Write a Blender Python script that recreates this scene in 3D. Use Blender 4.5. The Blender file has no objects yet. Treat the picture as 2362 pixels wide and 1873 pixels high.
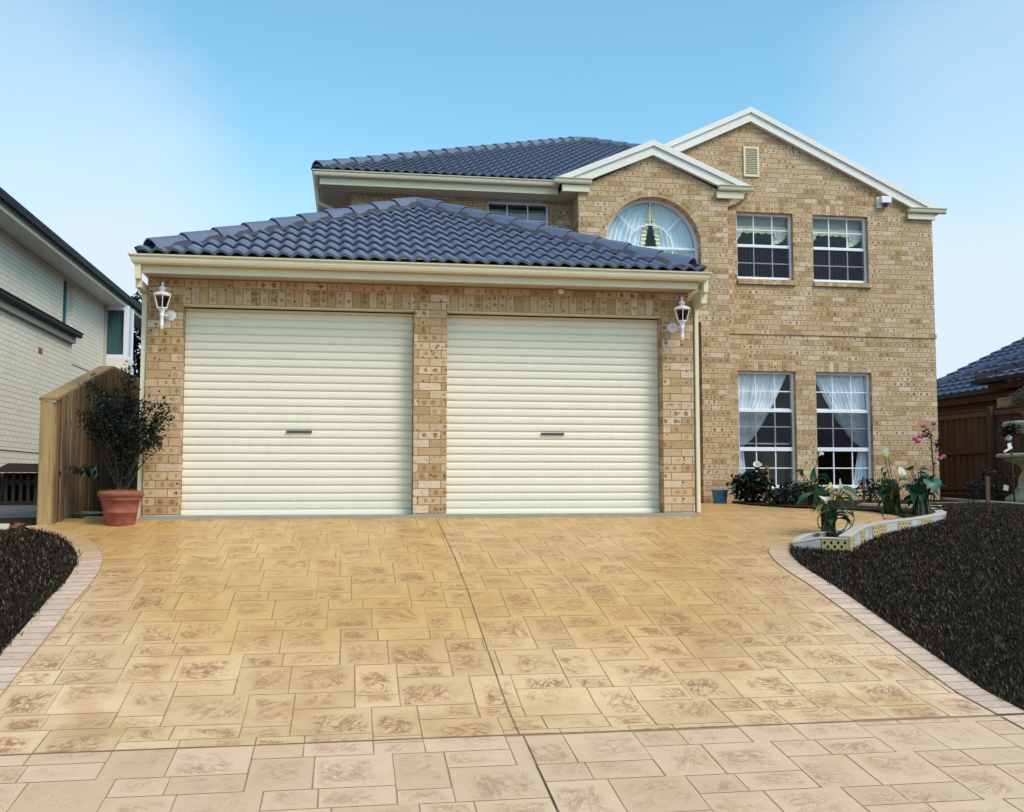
import bpy, bmesh, math, random
from mathutils import Vector, Matrix
from mathutils.geometry import tessellate_polygon
R = math.radians
random.seed(7)
sc = bpy.context.scene
COL = sc.collection
PI = math.pi

# ------------------------------------------------------------------ node DSL
class NT:
    def __init__(s, nt):
        s.nt = nt; s.nt.nodes.clear()
    def node(s, t, **k):
        n = s.nt.nodes.new(t)
        for a, b in k.items(): setattr(n, a, b)
        return n
    def link(s, val, sock):
        if isinstance(val, E): s.nt.links.new(val.o, sock)
        elif isinstance(val, (int, float)):
            try: sock.default_value = val
            except TypeError: sock.default_value = (val, val, val)
        elif isinstance(val, (tuple, list)):
            v = tuple(val)
            if len(sock.default_value) == 4 and len(v) == 3: v = v + (1,)
            sock.default_value = v
    def math(s, op, a, b=None, c=None):
        n = s.node('ShaderNodeMath', operation=op)
        s.link(a, n.inputs[0])
        if b is not None: s.link(b, n.inputs[1])
        if c is not None: s.link(c, n.inputs[2])
        return E(s, n.outputs[0])
    def mix(s, f, a, b, mode='MIX'):
        n = s.node('ShaderNodeMix', data_type='RGBA', blend_type=mode)
        s.link(f, n.inputs[0]); s.link(a, n.inputs[6]); s.link(b, n.inputs[7])
        return E(s, n.outputs[2])
    def sstep(s, x, a, b):
        n = s.node('ShaderNodeMapRange', interpolation_type='SMOOTHSTEP')
        s.link(x, n.inputs[0]); s.link(a, n.inputs[1]); s.link(b, n.inputs[2])
        n.inputs[3].default_value = 0; n.inputs[4].default_value = 1
        return E(s, n.outputs[0])
    def xyz(s, x, y, z=0):
        n = s.node('ShaderNodeCombineXYZ')
        s.link(x, n.inputs[0]); s.link(y, n.inputs[1]); s.link(z, n.inputs[2])
        return E(s, n.outputs[0])
    def sep(s, v):
        n = s.node('ShaderNodeSeparateXYZ'); s.link(v, n.inputs[0])
        return [E(s, n.outputs[i]) for i in range(3)]
    def white(s, v):
        n = s.node('ShaderNodeTexWhiteNoise', noise_dimensions='3D'); s.link(v, n.inputs[0])
        return E(s, n.outputs['Value']), E(s, n.outputs['Color'])
    def noise(s, v, scale, detail=3, rough=.5, dist=0):
        n = s.node('ShaderNodeTexNoise'); s.link(v, n.inputs['Vector'])
        n.inputs['Scale'].default_value = scale; n.inputs['Detail'].default_value = detail
        n.inputs['Roughness'].default_value = rough; n.inputs['Distortion'].default_value = dist
        return E(s, n.outputs[0])
    def voro(s, v, scale, rnd=1):
        n = s.node('ShaderNodeTexVoronoi'); s.link(v, n.inputs['Vector'])
        n.inputs['Scale'].default_value = scale; n.inputs['Randomness'].default_value = rnd
        return E(s, n.outputs['Distance']), E(s, n.outputs['Color'])
    def obj(s):
        return E(s, s.node('ShaderNodeTexCoord').outputs['Object'])
    def uv(s):
        return E(s, s.node('ShaderNodeTexCoord').outputs['UV'])
    def attr(s, name):
        return E(s, s.node('ShaderNodeAttribute', attribute_name=name).outputs['Fac'])
    def vmul(s, v, t):
        n = s.node('ShaderNodeVectorMath', operation='MULTIPLY'); s.link(v, n.inputs[0]); n.inputs[1].default_value = t
        return E(s, n.outputs[0])
class E:
    def __init__(s, t, o): s.t = t; s.o = o
    def __add__(s, b): return s.t.math('ADD', s, b)
    def __radd__(s, b): return s.t.math('ADD', b, s)
    def __sub__(s, b): return s.t.math('SUBTRACT', s, b)
    def __rsub__(s, b): return s.t.math('SUBTRACT', b, s)
    def __mul__(s, b): return s.t.math('MULTIPLY', s, b)
    def __rmul__(s, b): return s.t.math('MULTIPLY', b, s)
    def __truediv__(s, b): return s.t.math('DIVIDE', s, b)
    def floor(s): return s.t.math('FLOOR', s)
    def fract(s): return s.t.math('FRACT', s)
    def abs(s): return s.t.math('ABSOLUTE', s)
    def gt(s, b): return s.t.math('GREATER_THAN', s, b)
    def lt(s, b): return s.t.math('LESS_THAN', s, b)
    def min(s, b): return s.t.math('MINIMUM', s, b)
    def max(s, b): return s.t.math('MAXIMUM', s, b)
    def pow(s, b): return s.t.math('POWER', s, b)
    def sqrt(s): return s.t.math('SQRT', s)
    def mod(s, b): return s.t.math('FLOORED_MODULO', s, b)

def surf(name, color=None, rough=.6, bump=None, bstr=.3, bdist=.01, spec=.5, metal=0, coat=0, coatr=.1, fn=None, trans=0):
    m = bpy.data.materials.new(name); m.use_nodes = True
    t = NT(m.node_tree)
    out = t.node('ShaderNodeOutputMaterial'); p = t.node('ShaderNodeBsdfPrincipled')
    m.node_tree.links.new(p.outputs[0], out.inputs[0])
    if fn:
        d = fn(t)
        color = d.get('color', color); rough = d.get('rough', rough); bump = d.get('bump', bump)
        bstr = d.get('bstr', bstr); bdist = d.get('bdist', bdist)
    t.link(color, p.inputs['Base Color']); t.link(rough, p.inputs['Roughness'])
    p.inputs['Specular IOR Level'].default_value = spec; p.inputs['Metallic'].default_value = metal
    p.inputs['Coat Weight'].default_value = coat; p.inputs['Coat Roughness'].default_value = coatr
    if bump is not None:
        b = t.node('ShaderNodeBump'); b.inputs['Strength'].default_value = bstr; b.inputs['Distance'].default_value = bdist
        t.link(bump, b.inputs['Height']); m.node_tree.links.new(b.outputs[0], p.inputs['Normal'])
    return m

def painted(name, col, rough=.45, dirt=.12, scale=3.0, spec=.4, foot=0):
    """painted or coated surface with faint grime and streaks"""
    def fn(t):
        o = t.obj()
        n = t.noise(o, scale, 5, .6); n2 = t.noise(t.vmul(o, (9, 9, .8)), 2.2, 3, .6)
        f = (t.sstep(n, .35, .75) * .6 + t.sstep(n2, .45, .8) * .6) * dirt
        if foot: f = f + (1 - t.sstep(t.sep(o)[2] + (n - .5) * .35, .0, .28)) * foot
        dk = tuple(c * .55 for c in col)
        return dict(color=t.mix(f, col, dk), rough=rough, bump=t.noise(o, 60, 2), bstr=.03)
    return surf(name, rough=rough, fn=fn, spec=spec)

# ---- brickwork
def brick_mat(name, mode='wall', cols=((.58,.375,.215), (.42,.25,.12), (.70,.51,.37), (.64,.435,.285)), mortar=(.31,.205,.145),
              spots=1.0, spot_col=(.27,.14,.05), L=.24, H=.086, J=.0085, center=(0, 0)):
    def fn(t):
        o = t.obj(); x, y, z = t.sep(o)
        g = t.node('ShaderNodeNewGeometry'); nx, ny, nz = t.sep(E(t, g.outputs['True Normal']))
        side = nx.abs().gt(ny.abs())
        h = x * (1 - side) + (y + .115) * side
        if mode == 'wall':
            v = z / H; row = v.floor(); u = h / L + row.mod(2) * .5 + 0.0
            col = u.floor(); fu = u.fract() * L; fv = v.fract() * H
            BL, BH = L, H
        elif mode == 'soldier':                       # bricks standing on end, side by side along the wall
            v = h / H; row = v.floor(); fv = v.fract() * H
            fu = (z / .172).fract() * .172 + .012; col = row * 0 + 1; BL, BH = .24, H
        else:                                         # voussoirs round an arch
            dx = x - center[0]; dz = z - center[1]
            a = t.math('ARCTAN2', dz, dx); v = a / .0995; row = v.floor(); fv = v.fract() * H
            fu = (dx * dx + dz * dz).sqrt() - .70 ; col = row * 0 + 2; BL, BH = .24, H
        jn = t.noise(o, 55, 2) * .0035
        mu = fu.min(BL - fu) if mode == 'wall' else fu * 0 + 1
        mv = fv.min(BH - fv)
        edge = mu.min(mv)
        mask = t.sstep(edge + jn, J / 2 + .0005, J / 2 + .0035)       # 1 on the brick face
        key = t.xyz(row, col, side * 3.0)
        r1, c1 = t.white(key)
        ra, rb, rc = t.sep(c1)
        base = t.mix(t.sstep(r1, .15, .75), cols[0], cols[1])
        base = t.mix(t.sstep(ra, .76, .86), base, cols[2])
        base = t.mix(t.sstep(rb, .5, .9) * .7, base, cols[3])
        base = t.mix((t.sstep(rc, .0, .07) * -1 + 1) * spots, base, (.66, .47, .35))
        n1 = t.noise(o, 38, 4, .65); n2 = t.noise(o, 9, 3)
        base = t.mix(t.sstep(n1, .35, .75) * .25, base, (.72, .54, .33)); nm = t.noise(t.xyz(h * 1.0, z * 1.6, r1 * 9), 24, 5, .7); base = t.mix(t.sstep(nm, .50, .66) * (ra * .6 + .1) * spots, base, (.36, .20, .08))
        base = t.mix(t.sstep(n2, .5, .8) * (.20 if spots else .06), base, (.33, .22, .11))
        # stack marks: one or two round brown burns on some bricks
        wob = (t.noise(o, 40, 4, .65) - .5) * .046 + (rb - .5) * .010
        def spot(cu, cv, rad):
            return 1 - t.sstep(((fu - cu).pow(2) + (fv - cv).pow(2)).sqrt() + wob, rad * .62, rad)
        cvv = .040 + rb * .008
        s1 = spot(.068 + (rb - .5) * .035, cvv, .027) * rc.gt(.42); s2 = spot(.160 + (ra - .5) * .04, cvv, .029) * ((rc.gt(.52) + rb.gt(.76)).min(1))
        sp = s1.max(s2) * (t.sstep(ra, .0, .9) * .45 + .46) * spots
        base = t.mix(sp, base, spot_col)
        # ironstone specks
        vd, vc = t.voro(o, 21); va, vb, _ = t.sep(vc)
        wob2 = (t.noise(o, 160, 2) - .5) * .12
        sk = (1 - t.sstep(vd + wob2, .19, .27)) * va.gt(.76) * spots
        base = t.mix(sk * .9, base, (.055, .03, .018))
        vd2, vc2 = t.voro(o, 48); va2, _, _ = t.sep(vc2)
        base = t.mix((1 - t.sstep(vd2, .20, .32)) * va2.gt(.80) * .6 * spots, base, (.12, .06, .03))
        mort = t.mix(t.noise(o, 80, 2), mortar, tuple(c * .75 for c in mortar))
        colr = t.mix(mask, mort, base)
        # rain staining low on walls and broad tone drift
        br = t.noise(o, .8, 3)
        colr = t.mix(t.sstep(br, .45, .75) * .16 * (spots + .3).min(1) if not isinstance(spots, float) else t.sstep(br, .45, .75) * (.16 if spots else .05), colr, (.30, .21, .12))
        bump = mask * 1.0 + n1 * .25 - sk * .4
        return dict(color=colr, rough=.85, bump=bump, bstr=.55, bdist=.006)
    return surf(name, fn=fn, spec=.25)

ARCH_C = (6.87, 4.13)
M = {}
M['brick'] = brick_mat('sandstock brick')
M['soldier'] = brick_mat('soldier brick', 'soldier')
M['arch'] = brick_mat('arch brick', 'arch', center=ARCH_C)
M['nbrick'] = brick_mat('pale neighbour brick', cols=((.84,.745,.63), (.81,.715,.60), (.86,.77,.655), (.83,.735,.62)), mortar=(.52,.45,.38), spots=0.0)
M['tanbrick'] = brick_mat('far brick', cols=((.30,.18,.10), (.26,.15,.09), (.33,.2,.12), (.30,.19,.1)), spots=.2)
M['cream'] = painted('cream colorbond', (.76,.655,.465), .38)
M['door'] = painted('cream door steel', (.82,.735,.60), .33, .12, 1.5, foot=.16)
M['barge'] = painted('off white bargeboard', (.84,.765,.71), .5, .10)
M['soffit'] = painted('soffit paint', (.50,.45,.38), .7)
M['white'] = painted('white enamel', (.85,.80,.82), .3, .05)
M['wframe'] = painted('white window frame', (.86,.84,.92), .3, .05)
M['concrete'] = surf('concrete', fn=lambda t: dict(color=t.mix(t.noise(t.obj(), 14, 6, .65), (.27,.23,.19), (.40,.36,.30)), rough=.9, bump=t.noise(t.obj(), 70, 4), bstr=.3))
M['castconc'] = surf('cast garden concrete', fn=lambda t: dict(color=t.mix(t.sstep(t.noise(t.obj(), 7, 6, .65), .35, .7), (.52,.49,.36), (.30,.28,.19)), rough=.9, bump=t.noise(t.obj(), 40, 5), bstr=.35))
M['terra'] = surf('terracotta', fn=lambda t: dict(color=t.mix(t.sstep(t.noise(t.obj(), 12, 5, .6), .4, .75), (.27,.070,.045), (.33,.11,.085)), rough=.62, bump=t.noise(t.obj(), 90, 3), bstr=.08), spec=.35)
M['soil'] = surf('garden soil', fn=lambda t: dict(color=t.mix(t.sstep(t.noise(t.obj(), 30, 6, .7), .35, .7), (.016,.010,.007), (.075,.045,.03)), rough=.95, bump=t.noise(t.obj(), 45, 6, .7), bstr=1., bdist=.03), spec=.15)
M['mulch'] = surf('coir mulch', fn=lambda t: dict(color=t.mix(t.noise(t.obj(), 90, 4, .7), (.20,.09,.04), (.38,.20,.09)), rough=.95, bump=t.noise(t.obj(), 120, 4), bstr=1.))
M['dirtlawn'] = surf('lawn soil', fn=lambda t: dict(color=t.mix(t.noise(t.obj(), 22, 6, .7), (.006,.005,.004), (.03,.021,.014)), rough=.95, bump=t.noise(t.obj(), 60, 5), bstr=1., bdist=.02), spec=.1)
M['black'] = surf('black interior', (.006,.006,.006), .8)
M['rubber'] = surf('black rubber', (.01,.01,.012), .5)
M['metal'] = surf('handle steel', (.10,.085,.08), .35, metal=.6)
M['lead'] = painted('dark gutter', (.018,.014,.018), .55, .2, 4, .3)
M['darkwood'] = surf('dark stained timber', fn=lambda t: dict(color=t.mix(t.noise(t.vmul(t.obj(), (20, 20, 1.2)), 3, 5, .6), (.012,.008,.008), (.04,.024,.02)), rough=.7))

def wood_mat(name, a, b, grain=1.):
    def fn(t):
        o = t.obj()
        n = t.noise(t.vmul(o, (26, 26, 1.1)), 2.2, 6, .62, .6); n2 = t.noise(t.vmul(o, (5, 5, .5)), 2, 3)
        k = t.attr('tid'); w, c = t.white(t.xyz(k, 3, 1)); wa, wb, wc = t.sep(c)
        col = t.mix(t.sstep(n, .3, .75), a, b)
        col = t.mix(wa * .62, col, tuple(v * .55 for v in b))
        col = t.mix(t.sstep(n2, .5, .75) * .35, col, tuple(v * .5 for v in b))
        kn, kc = t.voro(t.vmul(o, (3.3, 3.3, 1.6)), 1.6)
        col = t.mix((1 - t.sstep(kn, .03, .07)) * .7, col, tuple(v * .25 for v in b))
        return dict(color=col, rough=.8, bump=n, bstr=.25 * grain, bdist=.004)
    return surf(name, fn=fn, spec=.25)
M['pine'] = wood_mat('treated pine', (.50,.33,.155), (.33,.205,.095))
M['paling'] = wood_mat('weathered paling', (.31,.195,.105), (.16,.10,.055))
M['brownpal'] = wood_mat('brown hardwood paling', (.19,.108,.072), (.095,.052,.036))
M['stake'] = wood_mat('garden stake', (.36,.19,.07), (.22,.10,.04))
M['redstake'] = wood_mat('red garden stake', (.20,.085,.06), (.12,.05,.04))

def roof_mat(name, c):
    def fn(t):
        o = t.obj(); n = t.noise(o, 3, 5, .6); n2 = t.noise(o, 60, 3)
        k = t.uv(); u, v, w = t.sep(k)
        r, cc = t.white(t.xyz(u.floor(), v.floor(), 0))
        col = t.mix(r * .30, c, tuple(x * 1.45 for x in c))
        col = t.mix(t.sstep(n, .45, .75) * .35, col, tuple(x * .6 for x in c))
        lich = t.sstep(t.noise(o, 26, 5, .7), .60, .74); col = t.mix(lich * .14, col, (.26,.27,.28))
        return dict(color=col, rough=.42 + n2 * .16, bump=n2, bstr=.08)
    return surf(name, fn=fn, spec=.6)
M['roof'] = roof_mat('slate blue roof tile', (.105,.120,.182))
M['nroof'] = roof_mat('neighbour roof tile', (.07,.08,.135))
M['pointing'] = surf('dark ridge mortar', fn=lambda t: dict(color=t.mix(t.noise(t.obj(), 30, 4), (.025,.022,.035), (.07,.065,.085)), rough=.85, bump=t.noise(t.obj(), 60, 4), bstr=.4))

def leaf_mat(name, a, b, rough=.35, tr=.25, spec=.5):
    m = bpy.data.materials.new(name); m.use_nodes = True; t = NT(m.node_tree)
    out = t.node('ShaderNodeOutputMaterial'); p = t.node('ShaderNodeBsdfPrincipled'); tl = t.node('ShaderNodeBsdfTranslucent'); mx = t.node('ShaderNodeMixShader')
    k = t.attr('tid'); r, c = t.white(t.xyz(k, 1, 2)); n = t.noise(t.obj(), 25, 3)
    col = t.mix(r, a, b)
    if name.startswith('dry dark'): col = t.mix(t.sstep(r, .78, .86), col, (.19, .135, .09))
    col = t.mix(0.0, col, a); col = t.mix(t.sstep(n, .4, .7) * .4, col, tuple(x * .55 for x in a))
    t.link(col, p.inputs['Base Color']); p.inputs['Roughness'].default_value = rough; p.inputs['Specular IOR Level'].default_value = spec
    t.link(t.mix(.5, col, tuple(min(1, x * 1.6) for x in b)), tl.inputs[0]); mx.inputs[0].default_value = tr
    L = m.node_tree.links; L.new(p.outputs[0], mx.inputs[1]); L.new(tl.outputs[0], mx.inputs[2]); L.new(mx.outputs[0], out.inputs[0])
    return m
M['leafdark'] = leaf_mat('dark glossy leaf', (.004,.007,.005), (.012,.019,.011), .38, .06, .3)
M['leafgreen'] = leaf_mat('lily leaf', (.007,.035,.014), (.026,.10,.038), .32, .15)
M['leafblue'] = leaf_mat('blue green lily leaf', (.03,.10,.07), (.06,.17,.12), .4, .15)
M['leafyel'] = leaf_mat('yellowing leaf', (.30,.26,.05), (.42,.33,.06), .5, .25)
M['stemgreen'] = leaf_mat('lily stalk', (.012,.022,.008), (.05,.075,.025), .5, .05)
M['stemdry'] = leaf_mat('dry stalk', (.10,.065,.03), (.22,.15,.07), .7, .05)
M['petal'] = leaf_mat('white spathe', (.82,.84,.74), (.88,.88,.82), .5, .3)
M['petalgreen'] = leaf_mat('greenish spathe', (.50,.55,.16), (.62,.62,.25), .5, .3)
M['spadix'] = surf('yellow spadix', (.75,.48,.05), .6)
M['pink'] = leaf_mat('pink rose petal', (.72,.10,.26), (.86,.30,.46), .6, .25)
M['cream_rose'] = leaf_mat('cream rose petal', (.70,.72,.48), (.82,.82,.65), .6, .25)
M['bark'] = surf('bark', fn=lambda t: dict(color=t.mix(t.noise(t.obj(), 40, 5), (.02,.013,.01), (.07,.05,.035)), rough=.9, bump=t.noise(t.obj(), 60, 4), bstr=.5))
M['grass'] = leaf_mat('dry dark grass blade', (.012,.008,.006), (.066,.041,.029), .7, .10, .15)
M['bluepl'] = surf('blue plastic', fn=lambda t: dict(color=t.mix(t.noise(t.obj(), 8, 3), (.075,.22,.62), (.11,.27,.66)), rough=.4))
M['hose'] = surf('pale green hose', (.20,.24,.21), .4)
M['paper'] = surf('white plant tag', (.80,.80,.86), .5)

def curtain_mat(name, col):
    m = bpy.data.materials.new(name); m.use_nodes = True; t = NT(m.node_tree)
    out = t.node('ShaderNodeOutputMaterial'); d = t.node('ShaderNodeBsdfDiffuse'); tl = t.node('ShaderNodeBsdfTranslucent'); mx = t.node('ShaderNodeMixShader')
    n = t.noise(t.vmul(t.obj(), (60, 60, 3)), 1, 3); c = t.mix(t.sstep(n, .4, .7) * .3, col, tuple(x * .7 for x in col))
    t.link(c, d.inputs[0]); t.link(c, tl.inputs[0]); mx.inputs[0].default_value = .05
    L = m.node_tree.links; L.new(d.outputs[0], mx.inputs[1]); L.new(tl.outputs[0], mx.inputs[2]); L.new(mx.outputs[0], out.inputs[0])
    return m
M['lace'] = curtain_mat('white lace', (.90,.92,.97))
M['laceb'] = curtain_mat('pale blue lace', (.84,.93,.98))
M['frill'] = curtain_mat('cream frill', (.86,.82,.58))
M['greencurt'] = curtain_mat('green blind', (.07,.20,.18))
M['blindc'] = curtain_mat('grey roller blind', (.50,.53,.56))
M['rosette'] = curtain_mat('rosette', (.60,.66,.80))
M['purple'] = surf('dark purple drape', (.028,.022,.04), .7)
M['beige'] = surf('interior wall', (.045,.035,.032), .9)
M['beigeb'] = surf('beige cupboard', (.20,.155,.12), .8)

def glass_mat(name, tint=(.93,.95,.97), refl=1.0, rough=.02):
    m = bpy.data.materials.new(name); m.use_nodes = True; t = NT(m.node_tree)
    out = t.node('ShaderNodeOutputMaterial'); tr = t.node('ShaderNodeBsdfTransparent'); gl = t.node('ShaderNodeBsdfGlossy'); mx = t.node('ShaderNodeMixShader'); g = t.node('ShaderNodeNewGeometry'); dp = t.node('ShaderNodeVectorMath', operation='DOT_PRODUCT')
    m.node_tree.links.new(g.outputs['Incoming'], dp.inputs[0]); m.node_tree.links.new(g.outputs['Normal'], dp.inputs[1]); fz = (1 - E(t, dp.outputs['Value']).abs()).pow(5) * .92 + .036 * refl; tr.inputs[0].default_value = tint + (1,); gl.inputs['Roughness'].default_value = rough
    b = t.node('ShaderNodeBump'); b.inputs['Strength'].default_value = .02; b.inputs['Distance'].default_value = .02; t.link(t.noise(t.obj(), 2.5, 1), b.inputs['Height'])
    L = m.node_tree.links; L.new(b.outputs[0], gl.inputs['Normal'])
    L.new(fz.o, mx.inputs[0]); L.new(tr.outputs[0], mx.inputs[1]); L.new(gl.outputs[0], mx.inputs[2]); L.new(mx.outputs[0], out.inputs[0])
    return m
M['glass'] = glass_mat('window glass')
M['smoke'] = glass_mat('smoked lamp glass', (.42,.30,.24))

# ------------------------------------------------------------------ mesh builder
ORG = {}
class MB:
    def __init__(s): s.v = []; s.f = []; s.tid = []; s.cur = 0.0; s.uvs = []; s.sm = []
    def add(s, vs, fs, smooth=False, uvs=None):
        b = len(s.v); s.v += [tuple(p) for p in vs]
        for i, f in enumerate(fs):
            s.f.append([b + j for j in f]); s.tid.append(s.cur); s.sm.append(smooth); s.uvs.append(uvs[i] if uvs else None)
        return s
    def box(s, x0, x1, y0, y1, z0, z1):
        v = [(x, y, z) for z in (z0, z1) for y in (y0, y1) for x in (x0, x1)]
        return s.add(v, [(0,2,3,1), (4,5,7,6), (0,1,5,4), (2,6,7,3), (0,4,6,2), (1,3,7,5)])
    def obox(s, c, ax, ay, az):
        c, ax, ay, az = map(Vector, (c, ax, ay, az))
        v = [c + i * ax + j * ay + k * az for k in (-1, 1) for j in (-1, 1) for i in (-1, 1)]
        return s.add(v, [(0,2,3,1), (4,5,7,6), (0,1,5,4), (2,6,7,3), (0,4,6,2), (1,3,7,5)])
    def bar(s, a, b, w, h, up=(0, 0, 1)):
        a, b = Vector(a), Vector(b); d = b - a; u = Vector(up); r = d.cross(u).normalized(); u2 = r.cross(d).normalized()
        return s.obox((a + b) / 2, d / 2, r * w / 2, u2 * h / 2)
    def prism(s, poly, vec):
        n = len(poly); vec = Vector(vec); v = [Vector(p) for p in poly] + [Vector(p) + vec for p in poly]
        return s.add(v, [tuple(range(n))[::-1], tuple(range(n, 2 * n))] + [(i, (i + 1) % n, n + (i + 1) % n, n + i) for i in range(n)])
    def tube(s, path, rad, n=8, cap=True):
        P = [Vector(p) for p in path]; rr = rad if hasattr(rad, '__len__') else [rad] * len(P)
        vs = []; ref = None
        for i, p in enumerate(P):
            d = (P[min(i + 1, len(P) - 1)] - P[max(i - 1, 0)]).normalized()
            if ref is None: ref = Vector((0, 0, 1)) if abs(d.z) < .9 else Vector((1, 0, 0))
            a = d.cross(ref).normalized(); b = d.cross(a).normalized(); ref = -b.cross(d) if False else ref
            vs += [p + rr[i] * (math.cos(2 * PI * k / n) * a + math.sin(2 * PI * k / n) * b) for k in range(n)]
        fs = [(i * n + k, i * n + (k + 1) % n, (i + 1) * n + (k + 1) % n, (i + 1) * n + k) for i in range(len(P) - 1) for k in range(n)]
        if cap: fs += [tuple(range(n)), tuple(range((len(P) - 1) * n, len(P) * n))[::-1]]
        return s.add(vs, fs, True)
    def lathe(s, prof, c, n=32, smooth=True, flute=None):
        vs = []
        for r, z in prof:
            for k in range(n):
                a = 2 * PI * k / n; q = r * (flute(k, z) if flute else 1)
                vs.append((c[0] + q * math.cos(a), c[1] + q * math.sin(a), c[2] + z))
        m = len(prof)
        fs = [(i * n + k, i * n + (k + 1) % n, (i + 1) * n + (k + 1) % n, (i + 1) * n + k) for i in range(m - 1) for k in range(n)]
        fs += [tuple(range(n))[::-1], tuple(range((m - 1) * n, m * n))]
        return s.add(vs, fs, smooth)
    def sheet(s, fn, nu, nv, smooth=True):
        vs = [fn(i / nu, j / nv) for j in range(nv + 1) for i in range(nu + 1)]
        fs = [(j * (nu + 1) + i, j * (nu + 1) + i + 1, (j + 1) * (nu + 1) + i + 1, (j + 1) * (nu + 1) + i) for j in range(nv) for i in range(nu)]
        return s.add(vs, fs, smooth)
    def build(s, name, mat, parent=None, bevel=0, fix=True):
        org = ORG.get(parent, Vector((0, 0, 0))) if parent else Vector((0, 0, 0))
        me = bpy.data.meshes.new(name)
        me.from_pydata([(p[0] - org[0], p[1] - org[1], p[2] - org[2]) for p in s.v], [], s.f)
        a = me.attributes.new('tid', 'FLOAT', 'FACE'); a.data.foreach_set('value', s.tid)
        me.polygons.foreach_set('use_smooth', s.sm)
        if any(u is not None for u in s.uvs):
            l = me.uv_layers.new(name='UVMap'); k = 0
            for fi, f in enumerate(s.f):
                for j in range(len(f)):
                    if s.uvs[fi]: l.data[k].uv = s.uvs[fi][j]
                    k += 1
        if fix:
            bm = bmesh.new(); bm.from_mesh(me); bmesh.ops.recalc_face_normals(bm, faces=bm.faces); bm.to_mesh(me); bm.free()
        me.materials.append(M[mat] if isinstance(mat, str) else mat)
        me.update()
        return link(name, me, parent, bevel)
def link(name, me, parent=None, bevel=0):
    o = bpy.data.objects.new(name, me); COL.objects.link(o)
    if parent: o.parent = bpy.data.objects[parent]
    ORG[o.name] = ORG.get(parent, Vector((0, 0, 0))) if parent else Vector((0, 0, 0))
    if bevel:
        m = o.modifiers.new('bevel', 'BEVEL'); m.width = bevel; m.segments = 2; m.limit_method = 'ANGLE'; m.angle_limit = R(40)
    return o.name
def thing(name, loc, label, cat, group=None):
    o = bpy.data.objects.new(name, None); COL.objects.link(o); o.location = loc; o.empty_display_size = .1
    ORG[o.name] = Vector(loc); tag(o.name, label, cat, group); return o.name
def tag(n, label=None, cat=None, group=None, kind=None):
    o = bpy.data.objects[n]
    if label: o['label'] = label
    if cat: o['category'] = cat
    if group: o['group'] = group
    if kind: o['kind'] = kind
    return n
def lerp(a, b, t): return a + (b - a) * t

def slab(outer, holes, place, th, mb=None):
    """flat wall from a 2-D outline with holes, th thick; place(u,v,d) -> 3-D"""
    mb = mb or MB(); loops = [outer] + holes
    flat = [p for l in loops for p in l]; n = len(flat)
    tris = tessellate_polygon([[Vector((p[0], p[1], 0)) for p in l] for l in loops])
    vs = [place(p[0], p[1], 0) for p in flat] + [place(p[0], p[1], th) for p in flat]
    fs = []
    for t in tris:
        a, b, c = t; fs.append((a, b, c)); fs.append((n + c, n + b, n + a))
    k = 0
    for l in loops:
        m = len(l)
        for i in range(m):
            a, b = k + i, k + (i + 1) % m; fs.append((a, b, n + b, n + a))
        k += m
    return mb.add(vs, fs)
def wallY(y, outer, holes, th, mb=None): return slab(outer, holes, lambda u, v, d: (u, y + d, v), th, mb)
def wallX(x, outer, holes, th, mb=None): return slab(outer, holes, lambda u, v, d: (x + d, u, v), th, mb)
def rect(x0, x1, z0, z1): return [(x0, z0), (x1, z0), (x1, z1), (x0, z1)]

def sweep(path, prof, mb=None):
    """sweep a profile (out, z) along a horizontal path, mitred; out is to the right of the direction of travel"""
    mb = mb or MB(); P = [Vector((p[0], p[1])) for p in path]; z0 = path[0][2] if len(path[0]) > 2 else 0
    nrm = []
    for i in range(len(P) - 1):
        d = (P[i + 1] - P[i]).normalized(); nrm.append(Vector((d.y, -d.x)))
    m = len(prof); vs = []
    for i, p in enumerate(P):
        if i == 0: o = nrm[0]
        elif i == len(P) - 1: o = nrm[-1]
        else:
            o = (nrm[i - 1] + nrm[i]); o = o / (1 + nrm[i - 1].dot(nrm[i]))
        vs += [(p.x + o.x * q, p.y + o.y * q, z0 + z) for q, z in prof]
    fs = [(i * m + k, i * m + (k + 1) % m, (i + 1) * m + (k + 1) % m, (i + 1) * m + k) for i in range(len(P) - 1) for k in range(m)]
    fs += [tuple(range(m)), tuple(range((len(P) - 1) * m, len(P) * m))[::-1]]
    return mb.add(vs, fs)
GUT = [(0, -.005), (.02, -.085), (.065, -.09), (.088, -.075), (.098, -.05), (.098, -.022), (.108, -.018), (.118, -.012), (.120, 0), (.112, .003), (.108, -.006), (.09, -.012), (.09, -.045), (.06, -.07), (.01, -.06), (.008, 0)]
FAS = [(-.02, -.165), (.003, -.165), (.003, -.150), (-.001, -.147), (-.001, -.10), (.003, -.097), (.003, -.004), (-.02, -.004)]

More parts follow.
